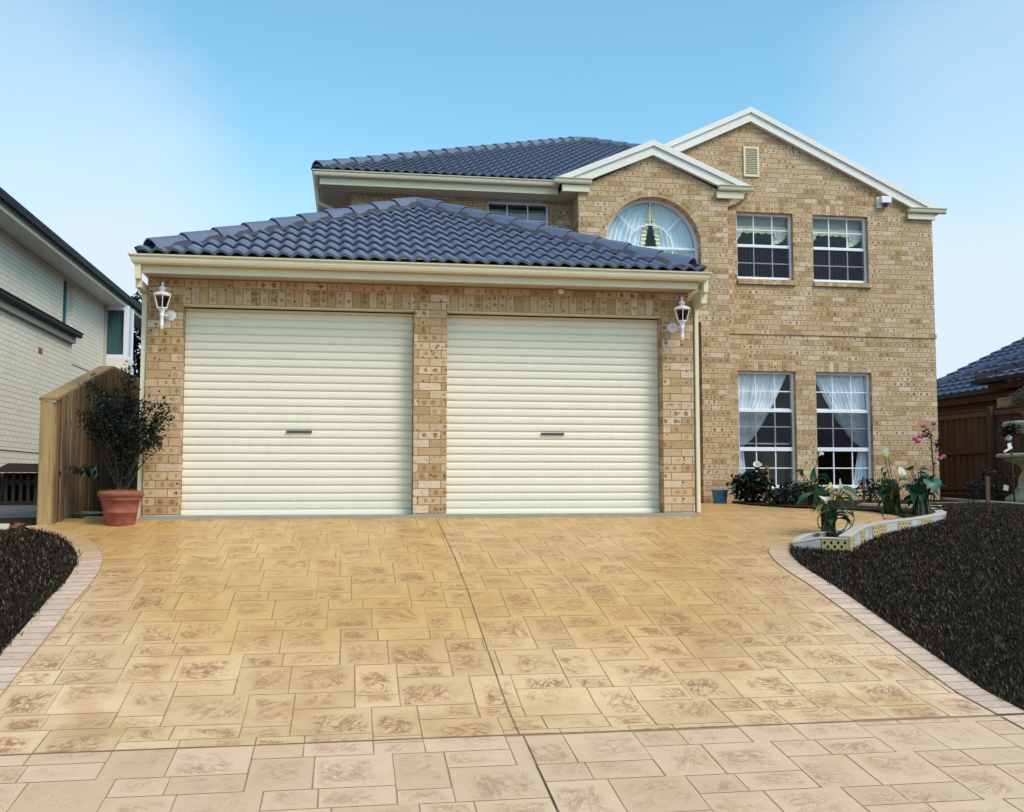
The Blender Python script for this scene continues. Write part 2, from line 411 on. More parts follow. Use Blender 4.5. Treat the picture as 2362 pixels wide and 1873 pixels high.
# ------------------------------------------------------------------ ground levels (the drive falls to the street)
PY_ = [-40, -20, -6.3, -4.95, -4, -3, -2, -1, 0, .3, 60]
PZ_ = [-3.2, -2.45, -1.10, -.945, -.73, -.50, -.32, -.17, -.045, -.02, -.02]
def gz(y):
    for i in range(len(PY_) - 1):
        if y <= PY_[i + 1]:
            return lerp(PZ_[i], PZ_[i + 1], (y - PY_[i]) / (PY_[i + 1] - PY_[i]))
    return PZ_[-1]
def drape(poly, dz, name, mat, step=.25, kind='structure', under=None):
    bm = bmesh.new(); bv = [bm.verts.new((p[0], p[1], 0)) for p in poly]
    for tri in tessellate_polygon([[Vector((p[0], p[1], 0)) for p in poly]]):
        try: bm.faces.new([bv[i] for i in tri])
        except ValueError: pass
    ys = [p[1] for p in poly]; y = math.ceil(min(ys) / step) * step
    while y < max(ys):
        if y < 1 or abs(y - round(y)) < 1e-6:
            bmesh.ops.bisect_plane(bm, geom=bm.verts[:] + bm.edges[:] + bm.faces[:], plane_co=(0, y, 0), plane_no=(0, 1, 0))
        y += step
    for y in PY_[1:-1]:
        if min(ys) < y < max(ys): bmesh.ops.bisect_plane(bm, geom=bm.verts[:] + bm.edges[:] + bm.faces[:], plane_co=(0, y, 0), plane_no=(0, 1, 0))
    for v in bm.verts: v.co.z = gz(v.co.y) + dz
    bmesh.ops.recalc_face_normals(bm, faces=bm.faces)
    for fa in bm.faces:
        if fa.normal.z < 0: fa.normal_flip()
    me = bpy.data.meshes.new(name); bm.to_mesh(me); bm.free(); me.materials.append(M[mat])
    link(name, me)
    n = [o.name for o in COL.objects if o.data == me][0]
    tag(n, kind=kind)
    return n

# base terrain
mb = MB()
ys = [-120, -40, -20, -10, -6.3, -5, -4, -3, -2, -1, 0, .3, 10, 60, 400]
mb.add([(x, y, (gz(y) if y > -40 else -3.2) - .035) for y in ys for x in (-300, 300)], [(2 * i, 2 * i + 1, 2 * i + 3, 2 * i + 2) for i in range(len(ys) - 1)])
tag(mb.build('ground', 'dirtlawn'), kind='structure')

# ------------------------------------------------------------------ driveway of stamped concrete
def drive_fn(t):
    o = t.obj(); x, y, z = t.sep(o)
    k = t.attr('tid'); w, c = t.white(t.xyz(k, 5, 9)); ra, rb, rc = t.sep(c)
    ang = ra * 6.283
    cs = t.math('COSINE', ang); sn = t.math('SINE', ang)
    px = x * cs - y * sn + rb * 37; py = x * sn + y * cs + rc * 53
    uvx, uvy, _ = t.sep(t.uv())
    eu = uvx.min(1 - uvx); ev = uvy.min(1 - uvy)
    inn = t.sstep((uvx + (rb - .5) * .3).min(1 - uvx - (rb - .5) * .3).min((uvy + (rc - .5) * .3).min(1 - uvy - (rc - .5) * .3)) + (t.noise(o, 7, 3) - .5) * .25, .05, .28) * t.sstep(eu.min(ev), .015, .07)                     # stamp relief sits in the middle of each slate
    q = t.xyz(px * .55, py * 1.7, rb * 10)
    n = t.noise(q, 5.2, 4, .55, 1.1)
    vein = (1 - t.sstep((n - .5).abs(), .010, .045))
    q2 = t.xyz(px * .8, py * 1.5, rc * 10); n2 = t.noise(q2, 15, 5, .62, .9)
    vein2 = t.sstep(n2, .55, .60)
    blob = t.sstep(t.noise(t.xyz(px, py, 3), 3.0, 3), .38, .56)
    q3 = t.xyz(px * 1.3, py * .6, ra * 7); n3 = t.noise(q3, 8, 4, .6, 1.6)
    crack = (1 - t.sstep((n3 - .5).abs(), .006, .022))
    mask = (vein * .55 + vein2 * .6 + crack * .8).min(1) * inn * (blob * .6 + .4) * (.50 + rc * .75)
    near = t.sstep(y + (t.noise(o, .55, 3) - .5) * 3.2, -5.6, -1.2)
    pinkc = t.mix(t.noise(o, 2.2, 4), (.68,.415,.26), (.78,.52,.35))
    yelc = t.mix(t.noise(o, 1.7, 4), (.58,.315,.095), (.75,.465,.19))
    midc = t.mix(t.noise(o, 2.1, 4), (.75,.46,.21), (.87,.59,.325))
    # the lower bay was coloured pinker than the upper one
    low = 1 - t.sstep(y, -5.376, -5.366); fade = 1 - t.sstep(y + (t.noise(o, .9, 3) - .5) * 1.6, -5.2, -3.4)
    b1 = t.mix(t.sstep(near, .0, .5), midc, yelc)
    warm = t.sstep(t.noise(o, .75, 3), .45, .68); b1 = t.mix(warm * .40, b1, (.55, .30, .085))
    side = t.sstep((x - 2.9).abs(), 1.9, 3.2) * (1 - t.sstep(y, -3.6, -1.2))
    b1 = t.mix(side * .75, b1, (.82,.515,.36))
    amb = t.sstep(t.noise(o, 1.3, 3) + (1 - t.sstep((x - 2.6).abs(), .5, 1.7)) * .12, .52, .68) * (1 - t.sstep((y + 5.12).abs(), .1, .42)) * (1 - low)
    b1 = t.mix(amb * .8, b1, (.52,.28,.04))
    b1 = t.mix(fade * .55, b1, (.84, .52, .31))
    base = t.mix(low, b1, pinkc)
    base = t.mix(t.sstep(w, .25, 1) * .45, base, t.mix(.5, base, (.36,.21,.08)))
    veinc = t.mix(low, (.33,.125,.055), (.42,.21,.14))
    col = t.mix((mask * (.95 - low * .32)).min(1), base, veinc)
    halo = t.sstep(n2, .42, .6) * inn * blob
    col = t.mix(halo * .42 * (1 - low * .4), col, (.48,.215,.08))
    col = t.mix(t.sstep(t.noise(o, 9, 5, .7), .5, .8) * .18, col, (.30,.18,.09))
    col = t.mix(t.sstep(t.noise(o, 2.6, 5, .62), .48, .72) * .48 * (1 - low * .5), col, (.50,.245,.085))
    grit = t.noise(o, 240, 2); col = t.mix(t.sstep(grit, .55, .8) * .25, col, (.25,.16,.09))
    rough = .20 + t.noise(o, 3, 4) * .32 + low * .22
    bump = n * .5 * inn - mask * .9 + t.noise(o, 22, 4) * .25 + grit * .12
    return dict(color=col, rough=rough, bump=bump, bstr=.45, bdist=.010)
M['drive'] = surf('stamped concrete', fn=drive_fn, spec=.5)
M['joint'] = surf('stamp joint', fn=lambda t: dict(color=t.mix(t.noise(t.obj(), 12, 4), (.30,.17,.085), (.42,.26,.14)), rough=.7))
def band_fn(t):
    o = t.obj(); x, y, z = t.sep(o); k = t.attr('tid'); w, c = t.white(t.xyz(k, 5, 9)); 
    n = t.noise(o, 14, 5, .6, .4); n2 = t.noise(t.vmul(o, (6, 20, 1)), 2.5, 4)
    up = t.sstep(y + (t.noise(o, .8, 2) - .5) * 1.2, -2.6, -1.2)
    b = t.mix(up, (.74,.49,.36), (.63,.355,.14))
    col = t.mix(w * .35, b, (.33,.22,.17)); col = t.mix(t.sstep(n, .52, .7) * .35, col, (.24,.14,.12)); col = t.mix(t.sstep(n2, .5, .75) * .25, col, (.60,.48,.38))
    return dict(color=col, rough=.5, bump=n, bstr=.5, bdist=.006)
M['band'] = surf('stamped border', fn=band_fn)

DX0, DX1 = -.05, 5.90
paved = [(-.05, -30), (5.9, -30), (5.9, -2.45), (5.97, -2.0), (6.12, -1.7), (6.9, -1.45), (7.4, -1.05), (8.0, -.65), (8.14, -.4), (8.08, -.2), (8.0, .3), (8.03, .8), (7.78, 1.7), (7.72, 2.5), (7.8, 3.5), (8.1, 4.9), (8.1, 5.7), (5.6, 5.7), (5.6, .3), (.1, .3), (-.3, .12), (-.745, .05), (-.76, -.345), (-.93, -.40), (-.90, -.60), (-.66, -.82), (-.34, -1.36), (-.13, -1.9), (-.05, -2.4)]
drape(paved, 0, 'driveway_bed', 'joint')
V1 = Vector((.091, -.590)); V2 = Vector((.684, -.212)); P0 = Vector((2.777, -4.505))
ATALL = {(0,0), (0,-2), (0,-3), (1,-1), (1,0), (1,-2), (1,-3), (1,-5), (-1,0), (-1,1), (-2,1), (-3,1), (-1,-3), (-1,-4), (-2,-3), (4,-3), (-1,2), (2,3), (-3,4), (3,-8), (0,-7), (-2,-7), (4,-9)}
def inpoly(x, y, poly):
    c = False; n = len(poly)
    for i in range(n):
        x1, y1 = poly[i]; x2, y2 = poly[i - 1]
        if (y1 > y) != (y2 > y) and x < (x2 - x1) * (y - y1) / (y2 - y1) + x1: c = not c
    return c
mb = MB(); tidn = 0
rt = random.Random(3)
G = .0032
def tile(x0, x1, y0, y1, lo=-99, hi=99):
    global tidn
    o0, o1 = y0, y1; y0, y1 = max(y0, lo - G), min(y1, hi + G)
    if y1 - y0 < .03: return
    tidn += 1
    corners = [(x0, y0), (x1, y0), (x1, y1), (x0, y1)]
    ins = sum(inpoly(a, b, paved) for a, b in corners)
    if ins == 0: return
    ys_ = [y0 + G]
    for a in PY_:
        if y0 + G + .02 < a < y1 - G - .02: ys_.append(a)
    ys_.append(y1 - G)
    ys_ = sorted(ys_)
    mb.cur = float(tidn)
    jx = [rt.uniform(-.0025, .0025) for _ in range(4)]
    for i in range(len(ys_) - 1):
        a, b = ys_[i], ys_[i + 1]
        va, vb = (a - o0) / (o1 - o0), (b - o0) / (o1 - o0)
        h = .0022
        xl, xr = x0 + G, x1 - G
        mb.add([(xl + jx[0], a, gz(a) + h), (xr + jx[1], a, gz(a) + h), (xr + jx[2], b, gz(b) + h), (xl + jx[3], b, gz(b) + h)], [(0, 1, 2, 3)], uvs=[[(0, va), (1, va), (1, vb), (0, vb)]])
for (dy, lo, hi) in ((0, -5.364, 99), (-.09, -99, -5.380)):
    for i in range(-12, 14):
        for j in range(-30, 32):
            p = P0 + i * V2 + j * V1
            if p.y < -8 or p.y > 6 or p.x < -2 or p.x > 10: continue
            x, y = p.x, p.y + dy; V = lambda a, b, c, d: tile(x + a, x + b, y - d, y - c, lo, hi)
            if (i, j) in ATALL:
                V(0, .255, 0, .435); V(0, .255, .435, .590); V(.255, .593, 0, .205); V(.255, .684, .205, .590)
            else:
                V(0, .245, 0, .205); V(.245, .593, 0, .205); V(0, .305, .205, .590); V(.305, .684, .205, .590)
def cut_tiles(mb):
    pass
drv = mb.build('driveway', 'drive', fix=False)
tag(drv, kind='structure')
M['darkjoint'] = surf('saw cut filler', fn=lambda t: dict(color=t.mix(t.sstep(t.noise(t.obj(), 3, 4), .35, .6), (.06,.04,.03), (.24,.15,.09)), rough=.7))
# saw cuts: the long joint and the cross joint
mb = MB()
pts = [(2.965, y) for y in (-30, -6.3, -5.37)] + [(2.948, y) for y in (-5.37, -4.95, -4, -3, -2, -1, -.1)]
def ribbon(mb, pts, w, dz, axis='x'):
    for a, b in zip(pts, pts[1:]):
        if (a[0], a[1]) == (b[0], b[1]) or abs(a[1] - b[1]) + abs(a[0] - b[0]) < .05: continue
        if axis == 'x': q = [(a[0] - w, a[1]), (a[0] + w, a[1]), (b[0] + w, b[1]), (b[0] - w, b[1])]
        else: q = [(a[0], a[1] - w), (b[0], b[1] - w), (b[0], b[1] + w), (a[0], a[1] + w)]
        mb.add([(x, y, gz(y) + dz) for x, y in q], [(0, 1, 2, 3)])
ribbon(mb, pts, .0026, .0062)
ribbon(mb, [(x, -5.372 + .006 * math.sin(x * 3.1) + .003 * math.sin(x * 11)) for x in [i * .15 for i in range(0, 40)]], .0018, .0066, 'y')
tag(mb.build('control_joint', 'darkjoint', fix=False), kind='structure')

def band(outer, w, name, side=1, pitch=.106):
    """row of header bricks stamped along an edge; w towards the paving"""
    mb = MB(); P = [Vector(p) for p in outer]
    seg = []; 
    for a, b in zip(P, P[1:]):
        L = (b - a).length; seg.append((a, b, L))
    tot = sum(s[2] for s in seg); n = int(tot / pitch)
    def at(s):
        for a, b, L in seg:
            if s <= L: return a.lerp(b, s / L), (b - a).normalized()
            s -= L
        return seg[-1][1], (seg[-1][1] - seg[-1][0]).normalized()
    bed = []
    def nrm(s):
        d = (at(min(s + .14, tot))[0] - at(max(s - .14, 0))[0]).normalized()
        return Vector((d.y, -d.x)) * side
    for i in range(n):
        s0, s1 = i * tot / n, (i + 1) * tot / n; g = .0035
        a, b = at(s0 + g)[0], at(s1 - g)[0]; na, nb = nrm(s0), nrm(s1)
        mb.cur = float(i + 1)
        q = [a, b, b + nb * w, a + na * w]
        mb.add([(p.x, p.y, gz(p.y) + .0085) for p in q], [(0, 1, 2, 3)])
        q = [at(s0)[0], at(s1)[0], at(s1)[0] + nb * (w + .006), at(s0)[0] + na * (w + .006)]
        bed.append([(p.x, p.y, gz(p.y) + .0065) for p in q])
    tag(mb.build(name, 'band', fix=False), kind='structure')
    m2 = MB()
    for q in bed: m2.add(q, [(0, 1, 2, 3)])
    tag(m2.build(name + '_bed', 'joint', fix=False), kind='structure')
def smooth(pts, it=2):
    for _ in range(it):
        q = [pts[0]]
        for a, b in zip(pts, pts[1:]): q += [(lerp(a[0], b[0], .25), lerp(a[1], b[1], .25)), (lerp(a[0], b[0], .75), lerp(a[1], b[1], .75))]
        pts = q + [pts[-1]]
    return pts
left_edge = smooth([(-.98, -.40), (-.90, -.60), (-.64, -.82), (-.34, -1.30), (-.12, -1.9), (-.045, -2.5), (-.05, -3.2), (-.06, -5.36)])
right_edge = smooth([(5.9, -5.36), (5.895, -3.3), (5.885, -2.45), (5.97, -2.0), (6.12, -1.72), (6.6, -1.35), (7.4, -.7), (8.15, -.15)])
band(left_edge, .19, 'driveway_border', -1)
band(right_edge, .19, 'driveway_border', -1)
band([(5.9, -12), (5.9, -5.39)], .19, 'driveway_border', -1)
band([(-.06, -5.39), (-.06, -12)], .19, 'driveway_border', -1)

# ------------------------------------------------------------------ lawns, beds
le = [(x, y) for x, y in left_edge]
lawnL = [(-.06, -14), (-.06, -5.36)] + le[::-1][1:-4] + [(-1.02, -.68), (-9, -.72), (-9, -14)]
re_ = [p for p in right_edge if p[1] <= -1.66]
kerb_line = [(10.35, .1), (10.88, 1.61), (12.58, 6.37)]
lawnR = [(5.9, -14), (14.5, -14), (14.5, -2.0), (11.5, -.6), (10.35, .1), (10.88, 1.61), (11.3, 2.8), (9.5, 2.75), (9.35, 1.6), (9.3, 1.2), (8.95, .35), (8.68, -.2), (8.45, -.47), (7.971, -.84), (7.362, -1.22), (6.942, -1.58), (6.56, -2.02), (6.10, -1.83)] + re_[::-1]
drape(lawnL, .016, 'lawn_ground', 'dirtlawn'); drape(lawnR, .016, 'lawn_ground', 'dirtlawn')
def grass(poly, n, seed, label, x0, x1, y0, y1, excl=None):
    rg = random.Random(seed); mb = MB(); cnt = 0
    from math import sin, cos
    V, F, T = [], [], []
    while cnt < n:
        x, y = rg.uniform(x0, x1), rg.uniform(y0, y1)
        if not inpoly(x, y, poly): continue
        cnt += 1; x += rg.gauss(0, .018); y += rg.gauss(0, .018)
        d = abs(y + 10.8) + .001
        a = rg.random() * 6.283; h = rg.uniform(.014, .038); lean = rg.uniform(.005, .045); w = rg.uniform(.0014, .0028) * (1 + .09 * d)
        ax, ay = cos(a), sin(a); z = gz(y) + .014; b = len(V)
        V += [(x - ay * w, y + ax * w, z), (x + ay * w, y - ax * w, z), (x + ax * lean * .5 + ay * w * .8, y + ay * lean * .5 - ax * w * .8, z + h * .65), (x + ax * lean * .5 - ay * w * .8, y + ay * lean * .5 + ax * w * .8, z + h * .65), (x + ax * lean, y + ay * lean, z + h)]
        F += [[b, b + 1, b + 2, b + 3], [b + 3, b + 2, b + 4]]
        t = float(rg.randint(0, 400)); T += [t, t]
    mb.v = V; mb.f = F; mb.tid = T; mb.sm = [False] * len(F); mb.uvs = [None] * len(F)
    return tag(mb.build('lawn_grass', 'grass', fix=False), label, 'grass', kind='stuff')
grass(lawnL, 60000, 11, 'short dark dry lawn grass left of the driveway', -3.2, 0, -6.2, -.65)
grass(lawnR, 230000, 12, 'short dark dry lawn grass right of the driveway', 5.85, 12.4, -6.2, 2.85)

bedF = [(6.14, -1.75), (6.33, -1.84), (6.55, -1.96), (6.95, -1.52), (7.37, -1.16), (7.62, -.98), (7.5, -.60), (7.0, -1.05), (6.62, -1.33), (6.35, -1.5)]
drape(bedF, .022, 'garden_bed', 'soil')
bedM = [(8.10, -.2), (8.12, -.42), (8.30, -.54), (8.46, -.42), (8.9, .35), (9.25, 1.15), (9.0, 1.6), (8.95, 2.6), (8.3, 2.36), (7.72, 2.34), (7.79, 1.7), (8.04, .8), (8.01, .3)]
drape(bedM, .022, 'garden_bed', 'soil')
bedH = [(8.1, 4.9), (7.82, 3.6), (7.74, 2.6), (7.9, 2.35), (8.4, 2.4), (9.1, 2.75), (9.3, 3.1), (12.3, 5.0), (12.3, 5.79), (8.13, 5.79), (8.13, 4.9)]
drape(bedH, .020, 'garden_bed', 'soil')
strip = [(9.0, 1.6), (9.3, 1.2), (9.5, 2.75), (11.3, 2.8), (12.0, 4.9), (12.3, 5.0), (9.3, 3.1), (9.1, 2.75)]
drape(strip, .012, 'garden_path', 'concrete')
bedR = [(10.4, -.1), (11.5, -.7), (14.5, -2.2), (14.5, 14), (12.3, 14), (12.3, 5.5), (10.98, 1.6)]
drape(bedR, .024, 'garden_bed', 'soil')
mb = MB()
for a, b in (((10.30, 0.0), (10.88, 1.61)), ((10.88, 1.61), (11.55, 3.49)), ((11.55, 3.49), (12.45, 6.0))):
    mb.bar((a[0], a[1], .0), (b[0], b[1], .0), .11, .075)
tag(mb.build('garden_kerb', 'concrete', bevel=.008), 'pale concrete kerb between the right lawn and the fountain bed', 'kerb')
mb = MB(); mb.bar((9.16, 2.72, 0), (9.45, 1.25, .0), .07, .05)
tag(mb.build('bed_edging', 'cream', bevel=.005), 'thin pale edging strip along the back of the lily bed', 'edging')

# ------------------------------------------------------------------ roof tiling
def roof_face(origin, e, s, L, H, planes, name, parent, mat='roof', wave=.152, course=.335, amp=.019, lap=.036, per=8):
    """wavy concrete tiles in overlapping courses; planes = [(co, no)] clip away the side the normal points to"""
    O, e, s = Vector(origin), Vector(e).normalized(), Vector(s).normalized(); n = e.cross(s).normalized()
    if n.z < 0: n = -n
    nu = int(L / wave * per); nv = int(math.ceil(H / course)); bm = bmesh.new(); uvl = bm.loops.layers.uv.new('UVMap')
    prof = []
    for i in range(nu + 1):
        ph = (i % per) / per * 2 * PI
        prof.append(amp * (math.sin(ph) + .22 * math.sin(2 * ph + .5)))
    grid = []
    for j in range(nv):
        for (vv, dz) in ((j * course - .022, lap), (j * course + .03, lap * .95), ((j + 1) * course + .004, 0.0)):
            grid.append([bm.verts.new(O + e * (i * wave / per) + s * vv + n * (prof[i] + dz)) for i in range(nu + 1)])
    for j in range(nv):
        rows = grid[3 * j: 3 * j + 3]
        for k in range(2):
            for i in range(nu):
                f = bm.faces.new((rows[k][i], rows[k][i + 1], rows[k + 1][i + 1], rows[k + 1][i])); f.smooth = True
                for lp in f.loops: lp[uvl].uv = ((i // (2 * per)) + .5, j + .5)
        if j:
            lo = grid[3 * j - 1]; hi = rows[0]
            und = [bm.verts.new(v.co - n * .017) for v in hi]; bk = [bm.verts.new(v.co - n * .017 + s * .026) for v in hi]
            for i in range(nu):
                bm.faces.new((und[i], und[i + 1], hi[i + 1], hi[i])); bm.faces.new((bk[i], bk[i + 1], und[i + 1], und[i]))
                f = bm.faces.new((lo[i], lo[i + 1], bk[i + 1], bk[i]))
                for lp in f.loops: lp[uvl].uv = ((i // (2 * per)) + .5, j + .5)
        else:
            for i in range(nu):
                pass
            base = [bm.verts.new(v.co - n * .03) for v in rows[0]]
            for i in range(nu): bm.faces.new((base[i], base[i + 1], rows[0][i + 1], rows[0][i]))
    for co, no in planes:
        bmesh.ops.bisect_plane(bm, geom=bm.verts[:] + bm.edges[:] + bm.faces[:], plane_co=co, plane_no=no, clear_outer=True)
    org = ORG[parent]
    for v in bm.verts: v.co -= org
    bmesh.ops.recalc_face_normals(bm, faces=bm.faces)
    me = bpy.data.meshes.new(name); bm.to_mesh(me); bm.free(); me.materials.append(M[mat])
    return link(name, me, parent)
def capping(a, b, name, parent, mat='roof', plen=.40, w=.125, h=.075, sgn=1, nl=None, nr=None):
    """overlapping angular ridge tiles from the low end a up to b, bedded on mortar"""
    a, b = Vector(a), Vector(b); d = (b - a); T = d.length; d.normalize(); side = d.cross(Vector((0, 0, 1))).normalized(); up = side.cross(d).normalized()
    n = max(1, round(T / plen)); mb = MB(); step = T / n
    for i in range(n):
        p0 = a + d * (i * step - .05); p1 = a + d * ((i + 1) * step + .01)
        for lift0, lift1 in ((.032, .004),):
            q = []
            for p, l, ww in ((p0, lift0, w + .012), (p1, lift1, w - .004)):
                q.append([p - side * ww + up * (l - .058), p - side * ww * .52 + up * (l + h * .30), p - side * ww * .10 + up * (l + h * .72), p + side * ww * .10 + up * (l + h * .72), p + side * ww * .52 + up * (l + h * .30), p + side * ww + up * (l - .058)])
            th = up * .016
            lowi = [v - th for v in q[0]]; lowj = [v - th for v in q[1]]
            vs = q[0] + q[1] + lowi + lowj; m = 6; fs = []
            for k in range(5):
                fs.append((k, k + 1, m + k + 1, m + k)); fs.append((2 * m + k, 3 * m + k, 3 * m + k + 1, 2 * m + k + 1)); fs.append((k, 2 * m + k, 2 * m + k + 1, k + 1)); fs.append((m + k, m + k + 1, 3 * m + k + 1, 3 * m + k))
            fs.append((0, m, 3 * m, 2 * m)); fs.append((m - 1, 3 * m - 1, 4 * m - 1, 2 * m - 1))
            mb.add(vs, fs)
    nm = mb.build(name, mat, parent, bevel=.004)
    mb = MB(); q = []
    for p in (a, b): q += [p - side * (w + .05) - up * .075, p - side * (w - .03) + up * .0, p + side * (w - .03) + up * .0, p + side * (w + .05) - up * .075]
    mb.add(q, [(0, 1, 5, 4), (1, 2, 6, 5), (2, 3, 7, 6), (0, 3, 2, 1), (4, 5, 6, 7), (0, 4, 7, 3)])
    # mortar is its own sub-part under the tiles
    mb.build('mortar_bedding', 'pointing', nm)
    return nm

# ------------------------------------------------------------------ THE HOUSE
H = thing('house', (0, 0, 0), 'two storey tan brick house with blue tiled roof and white gables behind the driveway', 'house')
D0, D1, D2_, D3 = .35, 2.712, 3.062, 5.435
GW = 5.785
# garage front
gout = [(0, -.16), (D0, -.16), (D0, 2.15), (D1, 2.15), (D1, -.16), (D2_, -.16), (D2_, 2.15), (D3, 2.15), (D3, -.16), (GW, -.16), (GW, 2.44), (0, 2.44)]
mb = MB(); wallY(0, gout, [], .23, mb)
wallX(0, [(.232, -.16), (5.5, -.16), (5.5, 2.44), (.232, 2.44)], [], .23, mb)
wallX(GW - .23, [(.232, -.16), (4.6, -.16), (4.6, 2.44), (.232, 2.44)], [], .23, mb)
mb.build('garage_wall', 'brick', H)
for a, b in ((D0, D1), (D2_, D3)):
    mb = MB(); mb.box(a, b, -.003, .05, 2.151, 2.322); mb.build('door_lintel', 'soldier', H)
mb = MB(); mb.box(-.01, GW + .01, -.05, .20, -.2, -.012)
mb.build('slab_edge', 'concrete', H)
for a, b in ((D0, D1), (D2_, D3)):
    mb = MB(); mb.box(a + .001, b - .001, .012, .14, 2.138, 2.1505); mb.build('lintel_steel', 'cream', H)
# garage interior, dark
mb = MB(); mb.box(.24, GW - .24, .6, 5.4, 2.30, 2.33); mb.build('ceiling', 'soffit', H)

def roller_door(x0, x1, hx0, hx1, hz):
    mb = MB(); y = .165; prof = []; z = -.012; p = .0826
    prof.append((y - .028, z)); prof.append((y - .028, z + .05)); z += .055
    while z < 2.13:
        # broad bowed rib then a tight groove
        for f, d in ((.0, .010), (.04, .010), (.085, .0), (.22, -.0018), (.46, -.0030), (.70, -.0018), (.87, .0), (.93, .010)):
            prof.append((y + d, z + f * p))
        z += p
    prof = [q for q in prof if q[1] < 2.138]
    n = len(prof); vs = [(x, yy, zz) for x in (x0 + .004, x1 - .004) for yy, zz in prof]
    mb.add(vs, [(i, i + 1, n + i + 1, n + i) for i in range(n - 1)], True)
    b = len(mb.v); mb.add([(x0, y + .06, -.01), (x1, y + .06, -.01), (x1, y + .06, 2.14), (x0, y + .06, 2.14)], [(0, 1, 2, 3)])
    d = mb.build('garage_door', 'door', H)
    m2 = MB(); m2.box(x0 + .004, x1 - .004, y - .026, y + .01, -.034, -.0125); m2.build('bottom_seal', 'rubber', d)
    m3 = MB(); m3.box(hx0, hx1, y - .022, y - .002, hz - .011, hz + .011); m3.box(hx0 + .01, hx0 + .05, y - .030, y - .0225, hz - .008, hz + .008); m3.box(hx0 + .075, hx0 + .10, y - .028, y - .0225, hz - .006, hz + .006)
    m3.build('handle', 'metal', d, bevel=.002)
roller_door(D0, D1, 1.396, 1.659, .852)
roller_door(D2_, D3, 4.105, 4.361, .848)

# --- garage eaves
gp = [(0, 5.5, 2.565), (0, -.30, 2.565), (5.745, -.30, 2.565), (5.745, 4.6, 2.565)]
sweep(gp[::-1][::-1], [(-q, z) for q, z in GUT][::-1] if False else GUT) if False else None
def both(path, prof):
    return sweep(path, prof)
# the path runs so that 'out' (to the right of travel) faces away from the building
gpath = [(5.745, 4.6, 2.565), (5.745, -.30, 2.565), (0.0, -.30, 2.565), (0.0, 5.5, 2.565)]
def outward(path, prof, inside):
    P = path; d = Vector((P[1][0] - P[0][0], P[1][1] - P[0][1])).normalized(); nn = Vector((d.y, -d.x))
    mid = Vector((P[0][0], P[0][1])) + nn * .1
    if (mid - Vector(inside)).length < (Vector((P[0][0], P[0][1])) - nn * .1 - Vector(inside)).length: path = path[::-1]
    return sweep(path, prof)
outward(gpath, GUT, (2.9, 2.5)).build('garage_gutter', 'cream', H)
outward(gpath, [(q, z) for q, z in FAS], (2.9, 2.5)).build('garage_fascia', 'cream', H)
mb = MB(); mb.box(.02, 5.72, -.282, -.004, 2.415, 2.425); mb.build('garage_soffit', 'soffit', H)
# hip roof of the garage
pit = .47; y0, x0, x1, ze = -.37, -.06, 5.81, 2.60
x0, x1 = -.03, 5.78; xc = (x0 + x1) / 2; run = xc - x0; zt = ze + pit * run; yt = y0 + run
ap = (xc, yt, zt); sf_ = Vector((0, 1, pit)); 
def hipn(co, d): return (co, d)
roof_face((x0, y0, ze), (1, 0, 0), (0, 1, pit), x1 - x0 + .15, 3.35, [((x0, y0, 0), (-1, 1, 0)), ((x1, y0, 0), (1, 1, 0))], 'garage_roof', H)
roof_face((x0, 5.6, ze), (0, -1, 0), (1, 0, pit), 5.98, 3.35, [((x0, y0, 0), (1, -1, 0)), ((xc, 0, 0), (1, 0, 0)), ((0, y0 + .01, 0), (0, -1, 0))], 'garage_roof', H)
roof_face((x1, y0, ze), (0, 1, 0), (-1, 0, pit), 5.98, 3.35, [((x1, y0, 0), (-1, -1, 0)), ((xc, 0, 0), (-1, 0, 0)), ((0, 4.95, 0), (0, 1, 0))], 'garage_roof', H)
capping((x0 + .12, y0 + .12, ze + .045 + .08 * pit), (xc, yt, zt + .045), 'hip_capping', H)
capping((x1 - .12, y0 + .12, ze + .045 + .08 * pit), (xc, yt, zt + .045), 'hip_capping', H)
capping((xc, 5.0, zt + .045), (xc, yt, zt + .045), 'ridge_capping', H)
mb = MB(); mb.box(x0 + .10, x1 - .10, -.31, -.29, 2.555, 2.622); mb.build('eave_gap_blocker', 'lead', H)  # added dark strip, blocks the bright gap between tiles and gutter
mb = MB(); mb.box(1.56, 5.34, 5.13, 5.15, 5.13, 5.215); mb.build('eave_gap_blocker', 'lead', H)  # same added strip at the main eave, keeps sky from showing through
# downpipes
mb = MB(); mb.box(-.055, -.006, .02, .09, -.06, 2.25); mb.box(-.06, -.004, -.30, .09, 2.252, 2.33); mb.box(-.06, -.004, -.36, -.29, 2.331, 2.49)
mb.build('downpipe', 'cream', H)
mb = MB(); mb.box(5.80, 5.845, -.02, .06, -.01, 2.30); mb.box(5.79, 5.86, -.26, .02, 2.25, 2.40); mb.box(5.795, 5.85, -.34, -.22, 2.36, 2.49); mb.build('downpipe', 'cream', H, bevel=.008)

